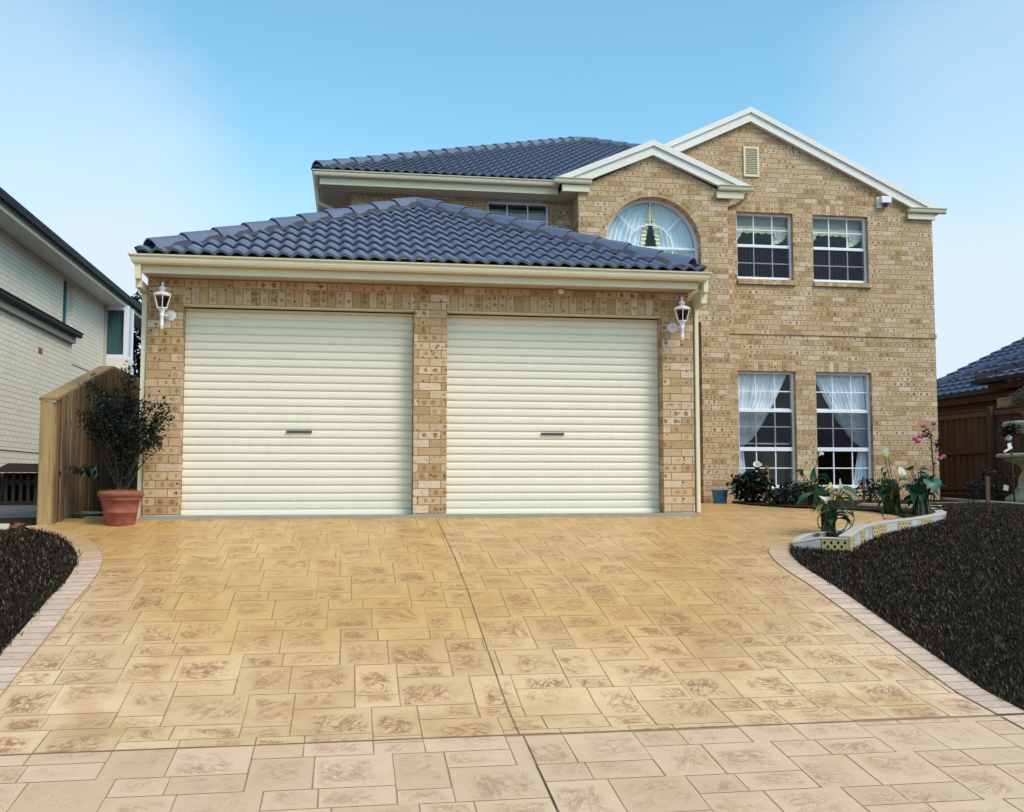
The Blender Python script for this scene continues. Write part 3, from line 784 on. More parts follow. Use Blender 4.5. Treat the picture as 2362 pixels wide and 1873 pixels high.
# --- bay with the arched window
bx0, bx1, by = 5.63, 8.132, 4.98
def archpts(c, r, a0=0, a1=180, n=32): return [(c[0] + r * math.cos(R(lerp(a0, a1, i / n))), c[1] + r * math.sin(R(lerp(a0, a1, i / n)))) for i in range(n + 1)]
hole = [(ARCH_C[0] - .80, 3.42), (ARCH_C[0] + .80, 3.42)] + archpts(ARCH_C, .80)
porch = rect(6.1, 7.655, -.1, 2.9)
bout = [(bx0, -.16), (6.1, -.16), (6.1, 2.9), (7.655, 2.9), (7.655, -.16), (bx1, -.16), (bx1, 5.02), (6.85, 5.60), (bx0, 5.02)]
mb = MB(); wallY(by, bout, [hole], .25, mb)
wallX(bx0, [(by + .252, 2.0), (5.8, 2.0), (5.8, 4.95), (by + .252, 4.95)], [], .23, mb)
wallX(bx1 - .23, [(by + .252, -.16), (5.776, -.16), (5.776, 4.95), (by + .252, 4.95)], [], .23, mb)
wallY(6.6, rect(5.4, 8.2, -.16, 4.9), [rect(7.0, 7.35, 2.25, 2.72)], .2, mb)
wallX(5.4, rect(4.6, 6.598, -.16, 2.4), [], .2, mb)
wallX(8.2, rect(5.99, 6.598, -.16, 2.9), [], .2, mb)
mb.build('bay_wall', 'brick', H)
mb = MB()
ring = archpts(ARCH_C, .915); inner = archpts(ARCH_C, .80)
vs = [(p[0], by - .003, p[1]) for p in ring] + [(p[0], by - .003, p[1]) for p in inner] + [(p[0], by + .04, p[1]) for p in ring] + [(p[0], by + .04, p[1]) for p in inner]
n = 33; fs = []
for i in range(n - 1): fs += [(i, i + 1, n + i + 1, n + i), (i, 2 * n + i, 2 * n + i + 1, i + 1)]
mb.add(vs, fs); mb.build('brick_arch', 'arch', H)
mb = MB(); mb.box(6.3, 7.6, 6.5, 6.55, 0, 2.1); d = mb.build('front_door', 'darkwood', H)
mb = MB(); mb.box(7.0, 7.35, 6.56, 6.62, 2.25, 2.72); mb.build('fanlight', 'white', H)
mb = MB(); mb.box(6.101, 7.65, 5.232, 6.6, 2.905, 2.93); mb.build('porch_ceiling', 'soffit', H)

# --- left upper wall
wy = 5.58
mb = MB(); wallY(wy, [(2.035, 1.2), (bx0 - .002, 1.2), (bx0 - .002, 4.945), (2.035, 4.945)], [rect(4.24, 5.27, 3.9, 4.93)], .23, mb)
wallX(2.035, [(wy + .232, .0), (14.5, 0), (14.5, 4.945), (wy + .232, 4.945)], [], .23, mb)
mb.build('upper_wall', 'brick', H)
# --- right wing
ry = 5.78
W1 = rect(8.595, 9.625, 3.80, 4.97); W2 = rect(9.988, 11.02, 3.79, 4.97)
L1 = rect(8.58, 9.618, .21, 2.21); L2 = rect(9.987, 11.02, .21, 2.21)
rout = [(8.135, -.16), (12.245, -.16), (12.245, 4.985), (8.865, 6.545), (5.5, 4.985), (5.5, 4.93), (8.135, 4.93)]
mb = MB(); wallY(ry, rout, [W1, W2, L1, L2], .25, mb)
wallX(12.015, [(ry + .252, -.16), (14.5, -.16), (14.5, 4.95), (ry + .252, 4.95)], [], .23, mb)
wallY(14.3, rect(2.27, 12.01, -.16, 4.95), [], .2, mb)
mb.build('right_wing_wall', 'brick', H)
mb = MB(); mb.box(8.135, 12.262, ry - .014, ry + .02, 2.835, 2.918); mb.box(12.24, 12.262, ry + .02, 8, 2.835, 2.918)
mb.build('string_course', 'brick', H)
mb = MB()
for a, b, z in ((8.595, 9.625, 4.971), (9.988, 11.02, 4.971), (8.58, 9.618, 2.211), (9.987, 11.02, 2.211)):
    mb = MB(); mb.box(a, b, ry - .003, ry + .05, z, z + .172); mb.build('window_lintel', 'soldier', H)
# floor slab between storeys and inner walls so that rooms read as rooms
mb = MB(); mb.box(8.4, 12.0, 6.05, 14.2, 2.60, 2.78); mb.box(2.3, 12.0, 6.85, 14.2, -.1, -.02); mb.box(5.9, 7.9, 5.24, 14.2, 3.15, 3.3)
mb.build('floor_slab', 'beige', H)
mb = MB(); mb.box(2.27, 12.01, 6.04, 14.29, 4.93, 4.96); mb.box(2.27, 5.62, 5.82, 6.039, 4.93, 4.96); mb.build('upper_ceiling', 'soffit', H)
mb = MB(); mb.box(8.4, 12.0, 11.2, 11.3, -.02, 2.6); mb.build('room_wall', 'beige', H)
mb = MB(); mb.box(9.75, 10.2, 7.6, 8.2, -.02, .95); mb.build('cupboard', 'beigeb', H, bevel=.01)

def window(x0, x1, z0, z1, y, rails, vb, hb, fr=.042, name='window'):
    """frame with sash rails; glazing bars and pane are its sub-parts"""
    rails = sorted(rails); yf = y + .085; mb = MB(); d = .055
    mb.box(x0, x0 + fr, yf, yf + d, z0, z1); mb.box(x1 - fr, x1, yf, yf + d, z0, z1)
    mb.box(x0 + fr, x1 - fr, yf, yf + d, z1 - fr, z1); mb.box(x0 + fr, x1 - fr, yf - .006, yf + d, z0, z0 + fr + .01)
    for zr, hh in rails: mb.box(x0 + fr, x1 - fr, yf - .004, yf + d - .01, zr - hh / 2, zr + hh / 2)
    w = mb.build(name, 'wframe', H, bevel=.004)
    mb = MB()
    for xv in vb:
        for za, zb in zip([z0 + fr + .01] + [r[0] + r[1] / 2 for r in rails], [r[0] - r[1] / 2 for r in rails] + [z1 - fr]): mb.box(xv - .009, xv + .009, yf + .012, yf + .036, za, zb)
    xs = [x0 + fr] + [q for v in vb for q in (v - .0095, v + .0095)] + [x1 - fr]
    for zh in hb:
        for i in range(0, len(xs), 2): mb.box(xs[i], xs[i + 1], yf + .013, yf + .035, zh - .009, zh + .009)
    mb.build('glazing_bar', 'wframe', w)
    mb = MB(); mb.add([(x0 + fr * .6, yf + .025, z0 + fr * .6), (x1 - fr * .6, yf + .025, z0 + fr * .6), (x1 - fr * .6, yf + .025, z1 - fr * .6), (x0 + fr * .6, yf + .025, z1 - fr * .6)], [(0, 1, 2, 3)])
    mb.build('pane', 'glass', w, fix=False)
    return w
def screen_mat():
    m = bpy.data.materials.new('insect screen'); m.use_nodes = True; t = NT(m.node_tree)
    out = t.node('ShaderNodeOutputMaterial'); tr = t.node('ShaderNodeBsdfTransparent'); d = t.node('ShaderNodeBsdfDiffuse'); mx = t.node('ShaderNodeMixShader'); mx.inputs[0].default_value = .42; d.inputs[0].default_value = (.035, .03, .045, 1)
    L = m.node_tree.links; L.new(tr.outputs[0], mx.inputs[1]); L.new(d.outputs[0], mx.inputs[2]); L.new(mx.outputs[0], out.inputs[0]); return m
M['screen'] = screen_mat()
def flyscreen(w, x0, x1, z0, z1, y):
    mb = MB(); mb.add([(x0, y, z0), (x1, y, z0), (x1, y, z1), (x0, y, z1)], [(0, 1, 2, 3)]); mb.build('fly_screen', 'screen', w, fix=False)
def drapery(w, xl, xr, z0, z1, y, folds, mat='lace', amp=.022, name='curtain', nz=14, top=None):
    mb = MB()
    def fn(u, v):
        z = lerp(z0, z1, v); a, b = xl(v), xr(v); x = lerp(a, b, u)
        return (x, y + amp * math.sin(2 * PI * folds * u + 1.3 * v) + .3 * amp * math.sin(2 * PI * folds * 2.3 * u + 2), z if not top else z * 1)
    mb.sheet(fn, folds * 8, nz); mb.build(name, mat, w, fix=False)

for i, (x0, x1, zb, zt_) in enumerate(((8.595, 9.625, 3.80, 4.97), (9.988, 11.02, 3.79, 4.97))):
    w3 = (x1 - x0) / 3; mid = 4.395
    w = window(x0, x1, zb, zt_, ry, [(mid, .05)], [x0 + w3 + .002, x1 - w3 - .002], [lerp(mid, zt_, .5), lerp(zb, mid, .5)])
    Y = ry + .17; flyscreen(w, x0 + .042, x1 - .042, zb + .05, mid - .026, ry + .082)
    mb = MB(); mb.box(x0 + .02, x1 - .02, Y + .10, Y + .104, 4.72, 4.97); mb.build('blind', 'blindc', w)
    mb = MB()       # frilled valance
    mb.sheet(lambda u, v: (lerp(x0 + .04, x1 - .02, u), Y + .05 + .012 * math.sin(u * 90) * (1 - v * .5), lerp(4.655 + .010 * math.sin(u * 45), 4.78, v)), 96, 2); mb.build('valance', 'frill', w, fix=False)
    for ctr, a0, a1 in (((x0 - .12, 4.74), -75, 0), ((x1 - .30, 4.76), -88, -2)):      # side tails swept back in a curved frill
        r0, r1 = .15, .30; mb = MB()
        mb.sheet(lambda u, v: (ctr[0] + lerp(r0, r1, v) * math.cos(R(lerp(a0, a1, u))), Y + .03 + .012 * math.sin(u * 30) * v, ctr[1] + (lerp(r0, r1, v) + .008 * math.sin(u * 34) * v) * math.sin(R(lerp(a0, a1, u)))), 26, 2)
        mb.build('curtain_tail', 'frill', w, fix=False)
    for cx in (x0 + .06, x1 - .23):
        mb = MB(); mb.sheet(lambda u, v: (cx + .05 * v * math.cos(6.283 * u) * (1 + .15 * math.sin(u * 44)), Y + .01 - .015 * v, 4.62 + .05 * v * math.sin(6.283 * u) * (1 + .15 * math.sin(u * 44))), 30, 2); mb.build('rosette', 'rosette', w, fix=False)
    drapery(w, lambda v: x0 - .1, lambda v: x0 + .52, 3.6, 4.38, Y + .16, 9, 'purple', .02)
    drapery(w, lambda v: x0 + .53, lambda v: x1 + .1, 3.6, 4.38, Y + .17, 8, 'purple', .02)
    mb = MB(); mb.prism([(x0 - .0, ry - .045, 3.705), (x0 - .0, ry - .045, zb - .022), (x0 - .0, ry + .083, zb - .001), (x0, ry + .083, 3.705)], (x1 - x0 + .03, 0, 0)); mb.build('window_sill', 'soldier', w)
for (x0, x1, lefty) in ((8.58, 9.618, True), (9.987, 11.02, False)):
    w3 = (x1 - x0) / 3
    w = window(x0, x1, .21, 2.21, ry, [(1.535, .05), (.875, .066)], [x0 + w3, x1 - w3], [1.87, 1.26 if lefty else 1.24, .553])
    Y = ry + .20; flyscreen(w, x0 + .042, x1 - .042, .91, 1.51, ry + .082)
    if lefty:
        drapery(w, lambda v: x0 - .05, lambda v: x0 + lerp(.16, .98, min(1, v ** .72 * 1.0)), .93, 2.2, Y, 11, 'lace', .018)
        drapery(w, lambda v: x0 - .05, lambda v: x0 + lerp(.22, .17, v), .1, .93, Y + .02, 4, 'lace', .022)
    else:
        drapery(w, lambda v: x1 - lerp(.14, 1.0, min(1, v ** .72)), lambda v: x1 + .05, .93, 2.2, Y, 11, 'lace', .018)
        drapery(w, lambda v: x1 - lerp(.30, .15, v), lambda v: x1 + .05, .1, .93, Y + .02, 4, 'lace', .022)
    if lefty: mb = MB(); mb.box(x0 + .05, x1 - .05, ry + .155, ry + .17, .96, .985); mb.build('sash_rail', 'wframe', w)
    mb = MB(); mb.box(x0 + .05, x1 - .05, ry + .15, ry + .165, 1.565, 1.585); mb.build('sash_rail', 'wframe', w)
# left upper window with a gathered blind
w = window(4.24, 5.27, 3.9, 4.93, wy, [], [4.583, 4.927], [4.63], .035)
mb = MB(); mb.sheet(lambda u, v: (lerp(4.25, 5.26, u), wy + .26 + .012 * math.sin(v * 60 + 2 * math.sin(u * 5)) + .02 * math.sin(u * 11 + v * 5), lerp(4.0, 4.80 + .02 * math.sin(u * 9), v)), 30, 60); mb.build('curtain', 'blindc', w, fix=False)

# arched window
yw = by + .17; cx, cz = ARCH_C; cx -= .0
mb = MB()
def arcbar(mb, c, r0, r1, y0, y1, a0=0, a1=180, n=36):
    vs = []
    for i in range(n + 1):
        a = R(lerp(a0, a1, i / n)); ca, sa = math.cos(a), math.sin(a)
        vs += [(c[0] + r0 * ca, y0, c[1] + r0 * sa), (c[0] + r1 * ca, y0, c[1] + r1 * sa), (c[0] + r1 * ca, y1, c[1] + r1 * sa), (c[0] + r0 * ca, y1, c[1] + r0 * sa)]
    fs = [(4 * i + k, 4 * i + (k + 1) % 4, 4 * i + 4 + (k + 1) % 4, 4 * i + 4 + k) for i in range(n) for k in range(4)] + [(0, 1, 2, 3), (4 * n + 3, 4 * n + 2, 4 * n + 1, 4 * n)]
    mb.add(vs, fs)
arcbar(mb, (cx, cz), .757, .80, yw, yw + .06)
mb.box(cx - .80, cx - .757, yw, yw + .06, 3.42, cz - .001); mb.box(cx + .757, cx + .80, yw, yw + .06, 3.42, cz - .001); mb.box(cx - .757, cx + .757, yw, yw + .06, 3.42, 3.46)
mb.box(cx - .757, cx + .757, yw - .004, yw + .05, cz - .022, cz + .018)
w = mb.build('arched_window', 'wframe', H)
mb = MB(); arcbar(mb, (cx, cz), .372, .392, yw + .012, yw + .034, 3, 177)
for a in (45, 90, 135):
    c_, s_ = math.cos(R(a)), math.sin(R(a)); mb.bar((cx + .393 * c_, yw + .023, cz + .393 * s_), (cx + .757 * c_, yw + .023, cz + .757 * s_), .02, .018, up=(0, 1, 0))
mb.box(cx - .01, cx + .01, yw + .012, yw + .034, 3.46, cz - .022); mb.box(cx + .365, cx + .385, yw + .012, yw + .034, 3.46, cz - .022); mb.box(cx - .385, cx - .365, yw + .012, yw + .034, 3.46, cz - .022)
mb.build('glazing_bar', 'wframe', w)
mb = MB(); pp = [(cx - .77, 3.44), (cx + .77, 3.44)] + archpts((cx, cz), .77, n=24); mb.add([(p[0], yw + .025, p[1]) for p in pp], [tuple(range(len(pp)))]); mb.build('pane', 'glass', w, fix=False)
yc = by + .262
def half(z): return math.sqrt(max(.0, .80 ** 2 - max(0, z - cz) ** 2)) + .03
for sg in (-1, 1):
    mb = MB()
    def fn(u, v):
        z = lerp(3.45, cz + .76, v); gap = lerp(.20, .015, min(1, max(0, (z - 3.95) / .95))) ; out = max(gap, half(z))
        x = cx + .02 + sg * lerp(gap, out, u)
        return (x, yc + .02 * math.sin(u * 50 + v) + .008 * math.sin(u * 121), z)
    mb.sheet(fn, 90, 22); mb.build('curtain', 'laceb', w, fix=False)
    mb = MB()
    def fn2(u, v):
        z = lerp(3.9, cz + .70, v); gap = lerp(.20, .015, min(1, max(0, (z - 3.95) / .95))); x = cx + .02 + sg * (gap + lerp(-.055, .03, u) + .008 * math.sin(v * 70))
        return (x, yc - .02 + .012 * math.sin(v * 90), z)
    mb.sheet(fn2, 4, 80); mb.build('curtain_frill', 'frill', w, fix=False)
mb = MB(); mb.box(cx - .45, cx + .45, yc + .12, yc + .125, 3.45, 4.14); mb.build('lace_cafe_curtain', 'lace', w)

# --- gables, barges and main eaves
def gable(xl, xr, xa, y, ztop, zfoot, wtop, wbot, over=.10):
    """two stepped boards following each slope: capping board outside, wide board under it"""
    mb = MB(); sl = lambda xf: (ztop - zfoot) / abs(xa - xf)
    for xf in (xl, xr):
        s = sl(xf); sg = 1 if xf > xa else -1
        for (ya, yb, t0, t1) in ((y - over - .02, y - over + .30, 0, wtop), (y - over + .012, y - .004, wtop + .001, wtop + wbot)):
            a = [(xa, ya, ztop - t0), (xa + sg * (ztop - t0 - 5.15) / s, ya, 5.15), (xa + sg * (ztop - t1 - 5.15) / s, ya, 5.15), (xa, ya, ztop - t1)]
            mb.prism(a, (0, yb - ya, 0))
        # mitred gutter end block and boxed eave
    return mb
mb = gable(5.40, 12.33, 8.85, ry, 6.79, 5.155, .095, .15); mb.build('right_bargeboard', 'barge', H)
mb = gable(5.30, 8.46, 6.855, by, 5.835, 5.165, .095, .145); mb.build('bay_bargeboard', 'barge', H)
mb = MB()
def gblock(mb, xa, xb, y, z, ends=True):
    sweep([(xb, y, z), (xa, y, z)] if True else 0, GUT, mb)
for xa, xb, ya, yb in ((5.235, 5.829, by - .095, by), (7.953, 8.547, by - .095, by), (11.766, 12.466, ry - .095, ry)):
    P = [(xb, ya + .075, 5.147), (xa, ya + .075, 5.147)]
    outward(P, [(q, z) for q, z in GUT], ((xa + xb) / 2, ya + 2)).build('gutter_end', 'cream', H)
for a, b, yy, zl in ((5.353, 5.80, by, 4.94), (7.927, 8.386, by, 4.94), (11.761, 12.281, ry, 4.95)):
    mb = MB(); mb.box(a, b, yy - .062, yy - .003, zl, 5.052); mb.build('boxed_eave', 'cream', H, bevel=.006)
mp = [(1.55, 14.6, 5.15), (1.55, 5.17, 5.15), (5.34, 5.17, 5.15)]
outward(mp, GUT, (4, 12)).build('main_gutter', 'cream', H)
outward(mp, [(q, z * 1.2) for q, z in FAS], (4, 12)).build('main_fascia', 'cream', H)
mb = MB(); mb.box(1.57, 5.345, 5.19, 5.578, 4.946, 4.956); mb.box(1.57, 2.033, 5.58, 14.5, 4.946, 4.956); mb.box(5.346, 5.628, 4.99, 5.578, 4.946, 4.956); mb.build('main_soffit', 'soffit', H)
mp = [(12.30, ry, 5.15), (12.30, 14.6, 5.15)]
mb = MB(); sweep([(8.40, 5.1, 5.15), (8.40, 5.77, 5.15)][::-1], GUT, mb); mb.build('valley_gutter', 'cream', H)
outward(mp, GUT, (8, 9)).build('side_gutter', 'cream', H)
mb = MB(); mb.tube([(8.47, 5.0, 5.06), (8.47, 5.0, 5.0), (8.40, 5.2, 4.92), (8.18, 5.62, 4.86), (8.165, 5.72, 4.80), (8.165, 5.735, 4.6)], .03, 10); mb.build('downpipe', 'cream', H)
mb = MB(); mb.tube([(1.50, 5.9, 5.07), (1.50, 5.9, 4.86), (1.62, 5.9, 4.80), (1.99, 5.9, 4.66), (1.99, 5.9, 3.0)], .032, 10); mb.build('downpipe', 'cream', H)
# main hipped roof
mx0, my0, mz, mpit = 1.48, 5.10, 5.185, .46; mxa = 6.95; mrun = mxa - mx0; mza = mz + mpit * mrun; mya = my0 + mrun; mx1 = 2 * mxa - mx0
roof_face((mx0, my0, mz), (1, 0, 0), (0, 1, mpit), 11.1, 6.3, [((mx0, my0, 0), (-1, 1, 0)), ((5.40, 5.1, 0), (1, -1, 0)), ((mx1, my0, 0), (1, 1, 0))], 'main_roof', H)
roof_face((mx0, 16.1, mz), (0, -1, 0), (1, 0, mpit), 11.1, 6.3, [((mx0, my0, 0), (1, -1, 0)), ((mx0, 16.04, 0), (1, 1, 0))], 'main_roof', H)
roof_face((mx1, my0, mz), (0, 1, 0), (-1, 0, mpit), 11.1, 6.3, [((mx1, my0, 0), (-1, -1, 0)), ((mx1, 16.04, 0), (-1, 1, 0)), ((0, 8.86, 0), (0, -1, 0))], 'main_roof', H)
roof_face((mx1, 16.04, mz), (-1, 0, 0), (0, -1, mpit), 11.1, 6.3, [((mx1, 16.04, 0), (1, -1, 0)), ((mx0, 16.04, 0), (-1, -1, 0))], 'main_roof', H)
capping((mx0 + .05, my0 + .05, mz + .05), (mxa, mya, mza + .05), 'hip_capping', H)
capping((mxa + 1.78, mya - 1.78, mza - 1.78 * mpit + .05), (mxa, mya, mza + .05), 'hip_capping', H)
# wing and bay roofs
def wing(xa, half_, zr, y0, y1, pitw, name):
    for sg in (-1, 1):
        ze_ = zr - pitw * half_
        pl = [((xa, 0, 0), (-sg, 0, 0)), ((0, y0, 0), (0, -1, 0)), ((0, y1, 0), (0, 1, 0))]
        if name == 'bay_roof': pl = pl
        roof_face((xa + sg * half_, y0, ze_), (0, 1, 0), (-sg, 0, pitw), y1 - y0, half_ * 1.12, pl, name, H)
wing(8.85, 3.50, 6.705, ry - .085, 8.9, .462, 'wing_roof')
wing(6.855, 1.55, 5.755, by - .085, 6.9, .425, 'bay_roof')
# gable vent, louvred
mb = MB(); va, vb_, vz0, vz1 = 8.735, 9.015, 5.585, 6.115; yv = ry - .03
mb.box(va, va + .035, yv, ry, vz0, vz1); mb.box(vb_ - .035, vb_, yv, ry, vz0, vz1); mb.box(va + .035, vb_ - .035, yv, ry, vz1 - .035, vz1); mb.box(va + .035, vb_ - .035, yv, ry, vz0, vz0 + .035)
n = 15
for i in range(n):
    z = lerp(vz0 + .04, vz1 - .045, i / (n - 1)); mb.add([(va + .035, yv + .004, z - .012), (vb_ - .035, yv + .004, z - .012), (vb_ - .035, yv + .026, z + .016), (va + .035, yv + .026, z + .016), (va + .035, yv + .001, z - .006), (vb_ - .035, yv + .001, z - .006)], [(0, 1, 2, 3), (0, 1, 5, 4), (4, 5, 2, 3)])
mb.build('gable_vent', 'cream', H)

# ------------------------------------------------------------------ fittings on the walls
def lantern(cx, rot, label):
    """carriage lamp: wall plate, arm, six-sided glass cage, cap with finial, tapering stem"""
    root = thing('wall_lantern', (cx, 0, 1.95), label, 'wall lamp', 'white carriage lamps beside the garage doors')
    px, py, pz = cx, -.17, 0
    plate_x = cx + .055 * rot
    mb = MB(); ax = []
    for i, (r, y) in enumerate(((.058, -.001), (.058, -.008), (.045, -.016), (.02, -.020))):
        ax += [(plate_x + r * math.cos(2 * PI * k / 24), y, 2.02 + r * math.sin(2 * PI * k / 24)) for k in range(24)]
    mb.add(ax, [(i * 24 + k, i * 24 + (k + 1) % 24, (i + 1) * 24 + (k + 1) % 24, (i + 1) * 24 + k) for i in range(3) for k in range(24)] + [tuple(range(72, 96))], True)
    mb.build('wall_plate', 'white', root)
    mb = MB(); mb.tube([(plate_x, -.018, 2.02), (lerp(plate_x, px, .5), -.08, 2.005), (px, py + .01, 2.02)], .011, 8); mb.build('arm', 'white', root)
    mb = MB()
    mb.lathe([(.004, 1.853), (.011, 1.862), (.013, 1.874), (.009, 1.882), (.019, 1.888), (.019, 1.896), (.0165, 1.902), (.019, 1.985), (.024, 1.992), (.024, 2.004), (.020, 2.01), (.030, 2.045), (.042, 2.058), (.042, 2.064)], (px, py, 0), 20)
    mb.build('stem', 'white', root)
    z0, z1, r0, r1 = 2.066, 2.198, .050, .088; N = 6; ph = R(30 + 12 * rot)
    P = lambda r, k, z: Vector((px + r * math.cos(ph + 2 * PI * k / N), py + r * math.sin(ph + 2 * PI * k / N), z))
    mb = MB()
    for k in range(N):
        mb.bar(P(r0, k, z0), P(r1, k, z1), .0085, .0085, up=(P(1, k, 0) - Vector((px, py, 0))))
        mb.bar(P(r0, k, z0 + .004), P(r0, k + 1, z0 + .004), .009, .010); mb.bar(P(r1, k, z1 - .004), P(r1, k + 1, z1 - .004), .009, .010)
    mb.build('cage', 'white', root)
    mb = MB()
    for k in range(N): mb.add([P(r0 * .97, k, z0), P(r0 * .97, k + 1, z0), P(r1 * .97, k + 1, z1), P(r1 * .97, k, z1)], [(0, 1, 2, 3)])
    mb.build('lamp_glass', 'smoke', root)
    mb = MB()
    def ring(r, z): return [P(r, k, z) for k in range(N)]
    lv = [ring(.098, 2.197), ring(.101, 2.204), ring(.088, 2.214), ring(.055, 2.230), ring(.030, 2.238)]
    vs = [p for l in lv for p in l]; mb.add(vs, [(i * N + k, i * N + (k + 1) % N, (i + 1) * N + (k + 1) % N, (i + 1) * N + k) for i in range(4) for k in range(N)] + [tuple(range(N))[::-1], tuple(range(4 * N, 5 * N))])
    mb.lathe([(.027, 2.238), (.027, 2.262), (.036, 2.268), (.038, 2.275), (.022, 2.286), (.011, 2.300), (.010, 2.312), (.014, 2.320), (.012, 2.333), (.003, 2.338)], (px, py, 0), 18)
    mb.build('cap', 'white', root)
    mb = MB(); mb.lathe([(.017, 2.066), (.017, 2.105), (.012, 2.107)], (px, py, 0), 12); mb.build('bulb_socket', 'black', root)
    mb = MB(); mb.lathe([(.011, 2.107), (.020, 2.13), (.019, 2.15), (.006, 2.168)], (px, py, 0), 12); mb.build('bulb', 'smoke', root)
lantern(.175, 1, 'white carriage lamp with smoked glass on the garage pier above the potted shrub')
lantern(5.607, -1, 'white carriage lamp with smoked glass on the garage pier beside the right downpipe')
t_ = thing('motion_sensor', (4.285, -.004, 2.39), 'small white motion sensor under the garage fascia above the right door', 'sensor')
mb = MB(); mb.box(4.26, 4.31, -.05, -.002, 2.385, 2.412); mb.build('bracket', 'white', t_, bevel=.006)
mb = MB(); mb.lathe([(.020, 0), (.031, .006), (.033, .03), (.026, .046), (.01, .05)], (4.285, -.075, 2.352), 20); mb.build('sensor_head', 'white', t_)
t_ = thing('alarm_siren', (11.3, ry, 5.2), 'white alarm box with blue strobe under the gable eave at the right corner', 'alarm siren')
mb = MB(); mb.box(11.19, 11.30, ry - .02, ry - .001, 5.13, 5.335); mb.box(11.23, 11.415, ry - .13, ry - .021, 5.205, 5.32); mb.build('housing', 'white', t_, bevel=.012)
mb = MB(); mb.lathe([(.045, -.0), (.042, -.035), (.02, -.055)], (11.34, ry - .07, 5.204), 16); mb.build('strobe', surf('strobe blue', (.02,.03,.22), .2), t_)

# ------------------------------------------------------------------ LEFT NEIGHBOUR
N = thing('neighbouring_house', (-3.2, 2, 0), 'pale brick two storey house with dark gutters beyond the paling fence on the left', 'house')
ux, lx = -3.55, -3.17
mb = MB()
wallX(ux - .2, rect(-4, 13.84, -.2, 4.40), [rect(10.35, 11.05, 3.3, 4.36)], .2, mb)
mb.build('upper_wall', 'nbrick', N)
mb = MB(); wallX(lx - .2, rect(-4, 9.60, .06, 3.0), [], .2, mb); mb.box(ux + .001, lx - .201, 9.40, 9.60, -.2, 3.0); mb.build('lower_wall', 'nbrick', N)
mb = MB(); mb.box(lx - .19, lx + .004, -4, 9.605, .80, .815); mb.box(ux - .1, ux + .006, 9.62, 13.84, 2.70, 2.715); mb.build('damp_course', 'lead', N)
mb = MB(); mb.box(lx - .05, lx + .006, 7.50, 7.72, 2.50, 2.60); mb.build('air_brick', 'terra', N)
outward([(-3.11, -4, 4.585), (-3.11, 26, 4.585)], [(q, z * 1.35) for q, z in GUT], (-6, 5)).build('gutter', 'lead', N)
mb = MB(); mb.box(-3.135, -3.112, -4, 26, 4.375, 4.47); mb.build('fascia', 'cream', N)
mb = MB(); mb.box(ux + .001, -3.136, -4, 26, 4.385, 4.395); mb.build('soffit', 'barge', N)
outward([(-3.10, -4, 3.14), (-3.10, 9.70, 3.14)], [(q * 1.0, z * 1.1) for q, z in GUT], (-6, 5)).build('lower_gutter', 'lead', N)
mb = MB(); mb.box(lx + .001, -3.101, -4, 9.62, 2.93, 3.12); mb.build('lower_fascia', 'soffit', N)
mb = MB(); mb.add([(-3.05, -4, 3.14), (-3.05, 9.7, 3.14), (ux, 9.7, 3.38), (ux, -4, 3.38), (-3.05, -4, 3.10), (-3.05, 9.7, 3.10), (ux, 9.7, 3.30), (ux, -4, 3.30)], [(0, 1, 2, 3), (4, 7, 6, 5), (1, 5, 6, 2), (0, 4, 5, 1)]); mb.build('lower_roof', 'lead', N)
mb = MB(); mb.add([(-3.0, -4, 4.60), (-3.0, 26, 4.60), (-8, 26, 6.9), (-8, -4, 6.9), (-3.0, -4, 4.55), (-3.0, 26, 4.55), (-8, 26, 6.8), (-8, -4, 6.8)], [(0, 1, 2, 3), (4, 7, 6, 5), (0, 3, 7, 4), (1, 5, 6, 2), (0, 4, 5, 1)]); mb.build('main_roof', 'nroof', N)
mb = MB(); mb.box(ux - .12, ux - .07, 10.36, 10.43, 3.3, 4.36); mb.box(ux - .12, ux - .07, 10.97, 11.04, 3.3, 4.36); mb.box(ux - .12, ux - .07, 10.42, 10.98, 3.3, 3.36); w = mb.build('window', 'wframe', N)
mb = MB(); mb.box(ux - .115, ux - .105, 10.43, 10.97, 3.3, 4.36); mb.build('pane', 'greencurt', w)
# corner window box
mb = MB(); mb.box(ux - .2, -3.02, 13.845, 13.90, 2.4, 3.16); mb.box(-3.07, -3.02, 13.9, 14.5, 2.4, 3.16); mb.box(ux - .2, -3.071, 14.44, 14.5, 2.4, 4.38); mb.build('window_apron', 'barge', N)
mb = MB(); mb.box(ux - .02, ux + .04, 13.85, 13.93, 3.16, 4.384); mb.box(-3.13, -3.03, 13.85, 13.95, 3.16, 4.384); mb.box(ux + .04, -3.13, 13.85, 13.93, 3.16, 3.24); mb.box(ux + .04, -3.13, 13.85, 13.93, 4.28, 4.384)
mb.box(-3.10, -3.03, 14.38, 14.44, 3.16, 4.384); mb.box(-3.10, -3.03, 13.95, 14.38, 3.161, 3.22); w = mb.build('corner_window', 'wframe', N)
mb = MB(); mb.box(ux + .04, -3.13, 13.885, 13.895, 3.24, 4.28); mb.box(-3.07, -3.06, 13.95, 14.38, 3.22, 4.38); mb.build('pane', 'glass', w)
mb = MB(); mb.sheet(lambda u, v: (lerp(ux + .04, -3.14, u), 13.96 + .012 * math.sin(u * 70), lerp(3.2, 4.35, v)), 60, 1); mb.build('curtain', 'greencurt', w, fix=False)
mb = MB(); mb.box(ux + .001, ux + .05, 13.77, 13.84, -.1, 4.384); mb.build('downpipe', 'soffit', N)
mb = MB(); mb.box(-8, ux - .21, 14.3, 14.5, 0, 4.38); mb.build('rear_wall', 'nbrick', N)

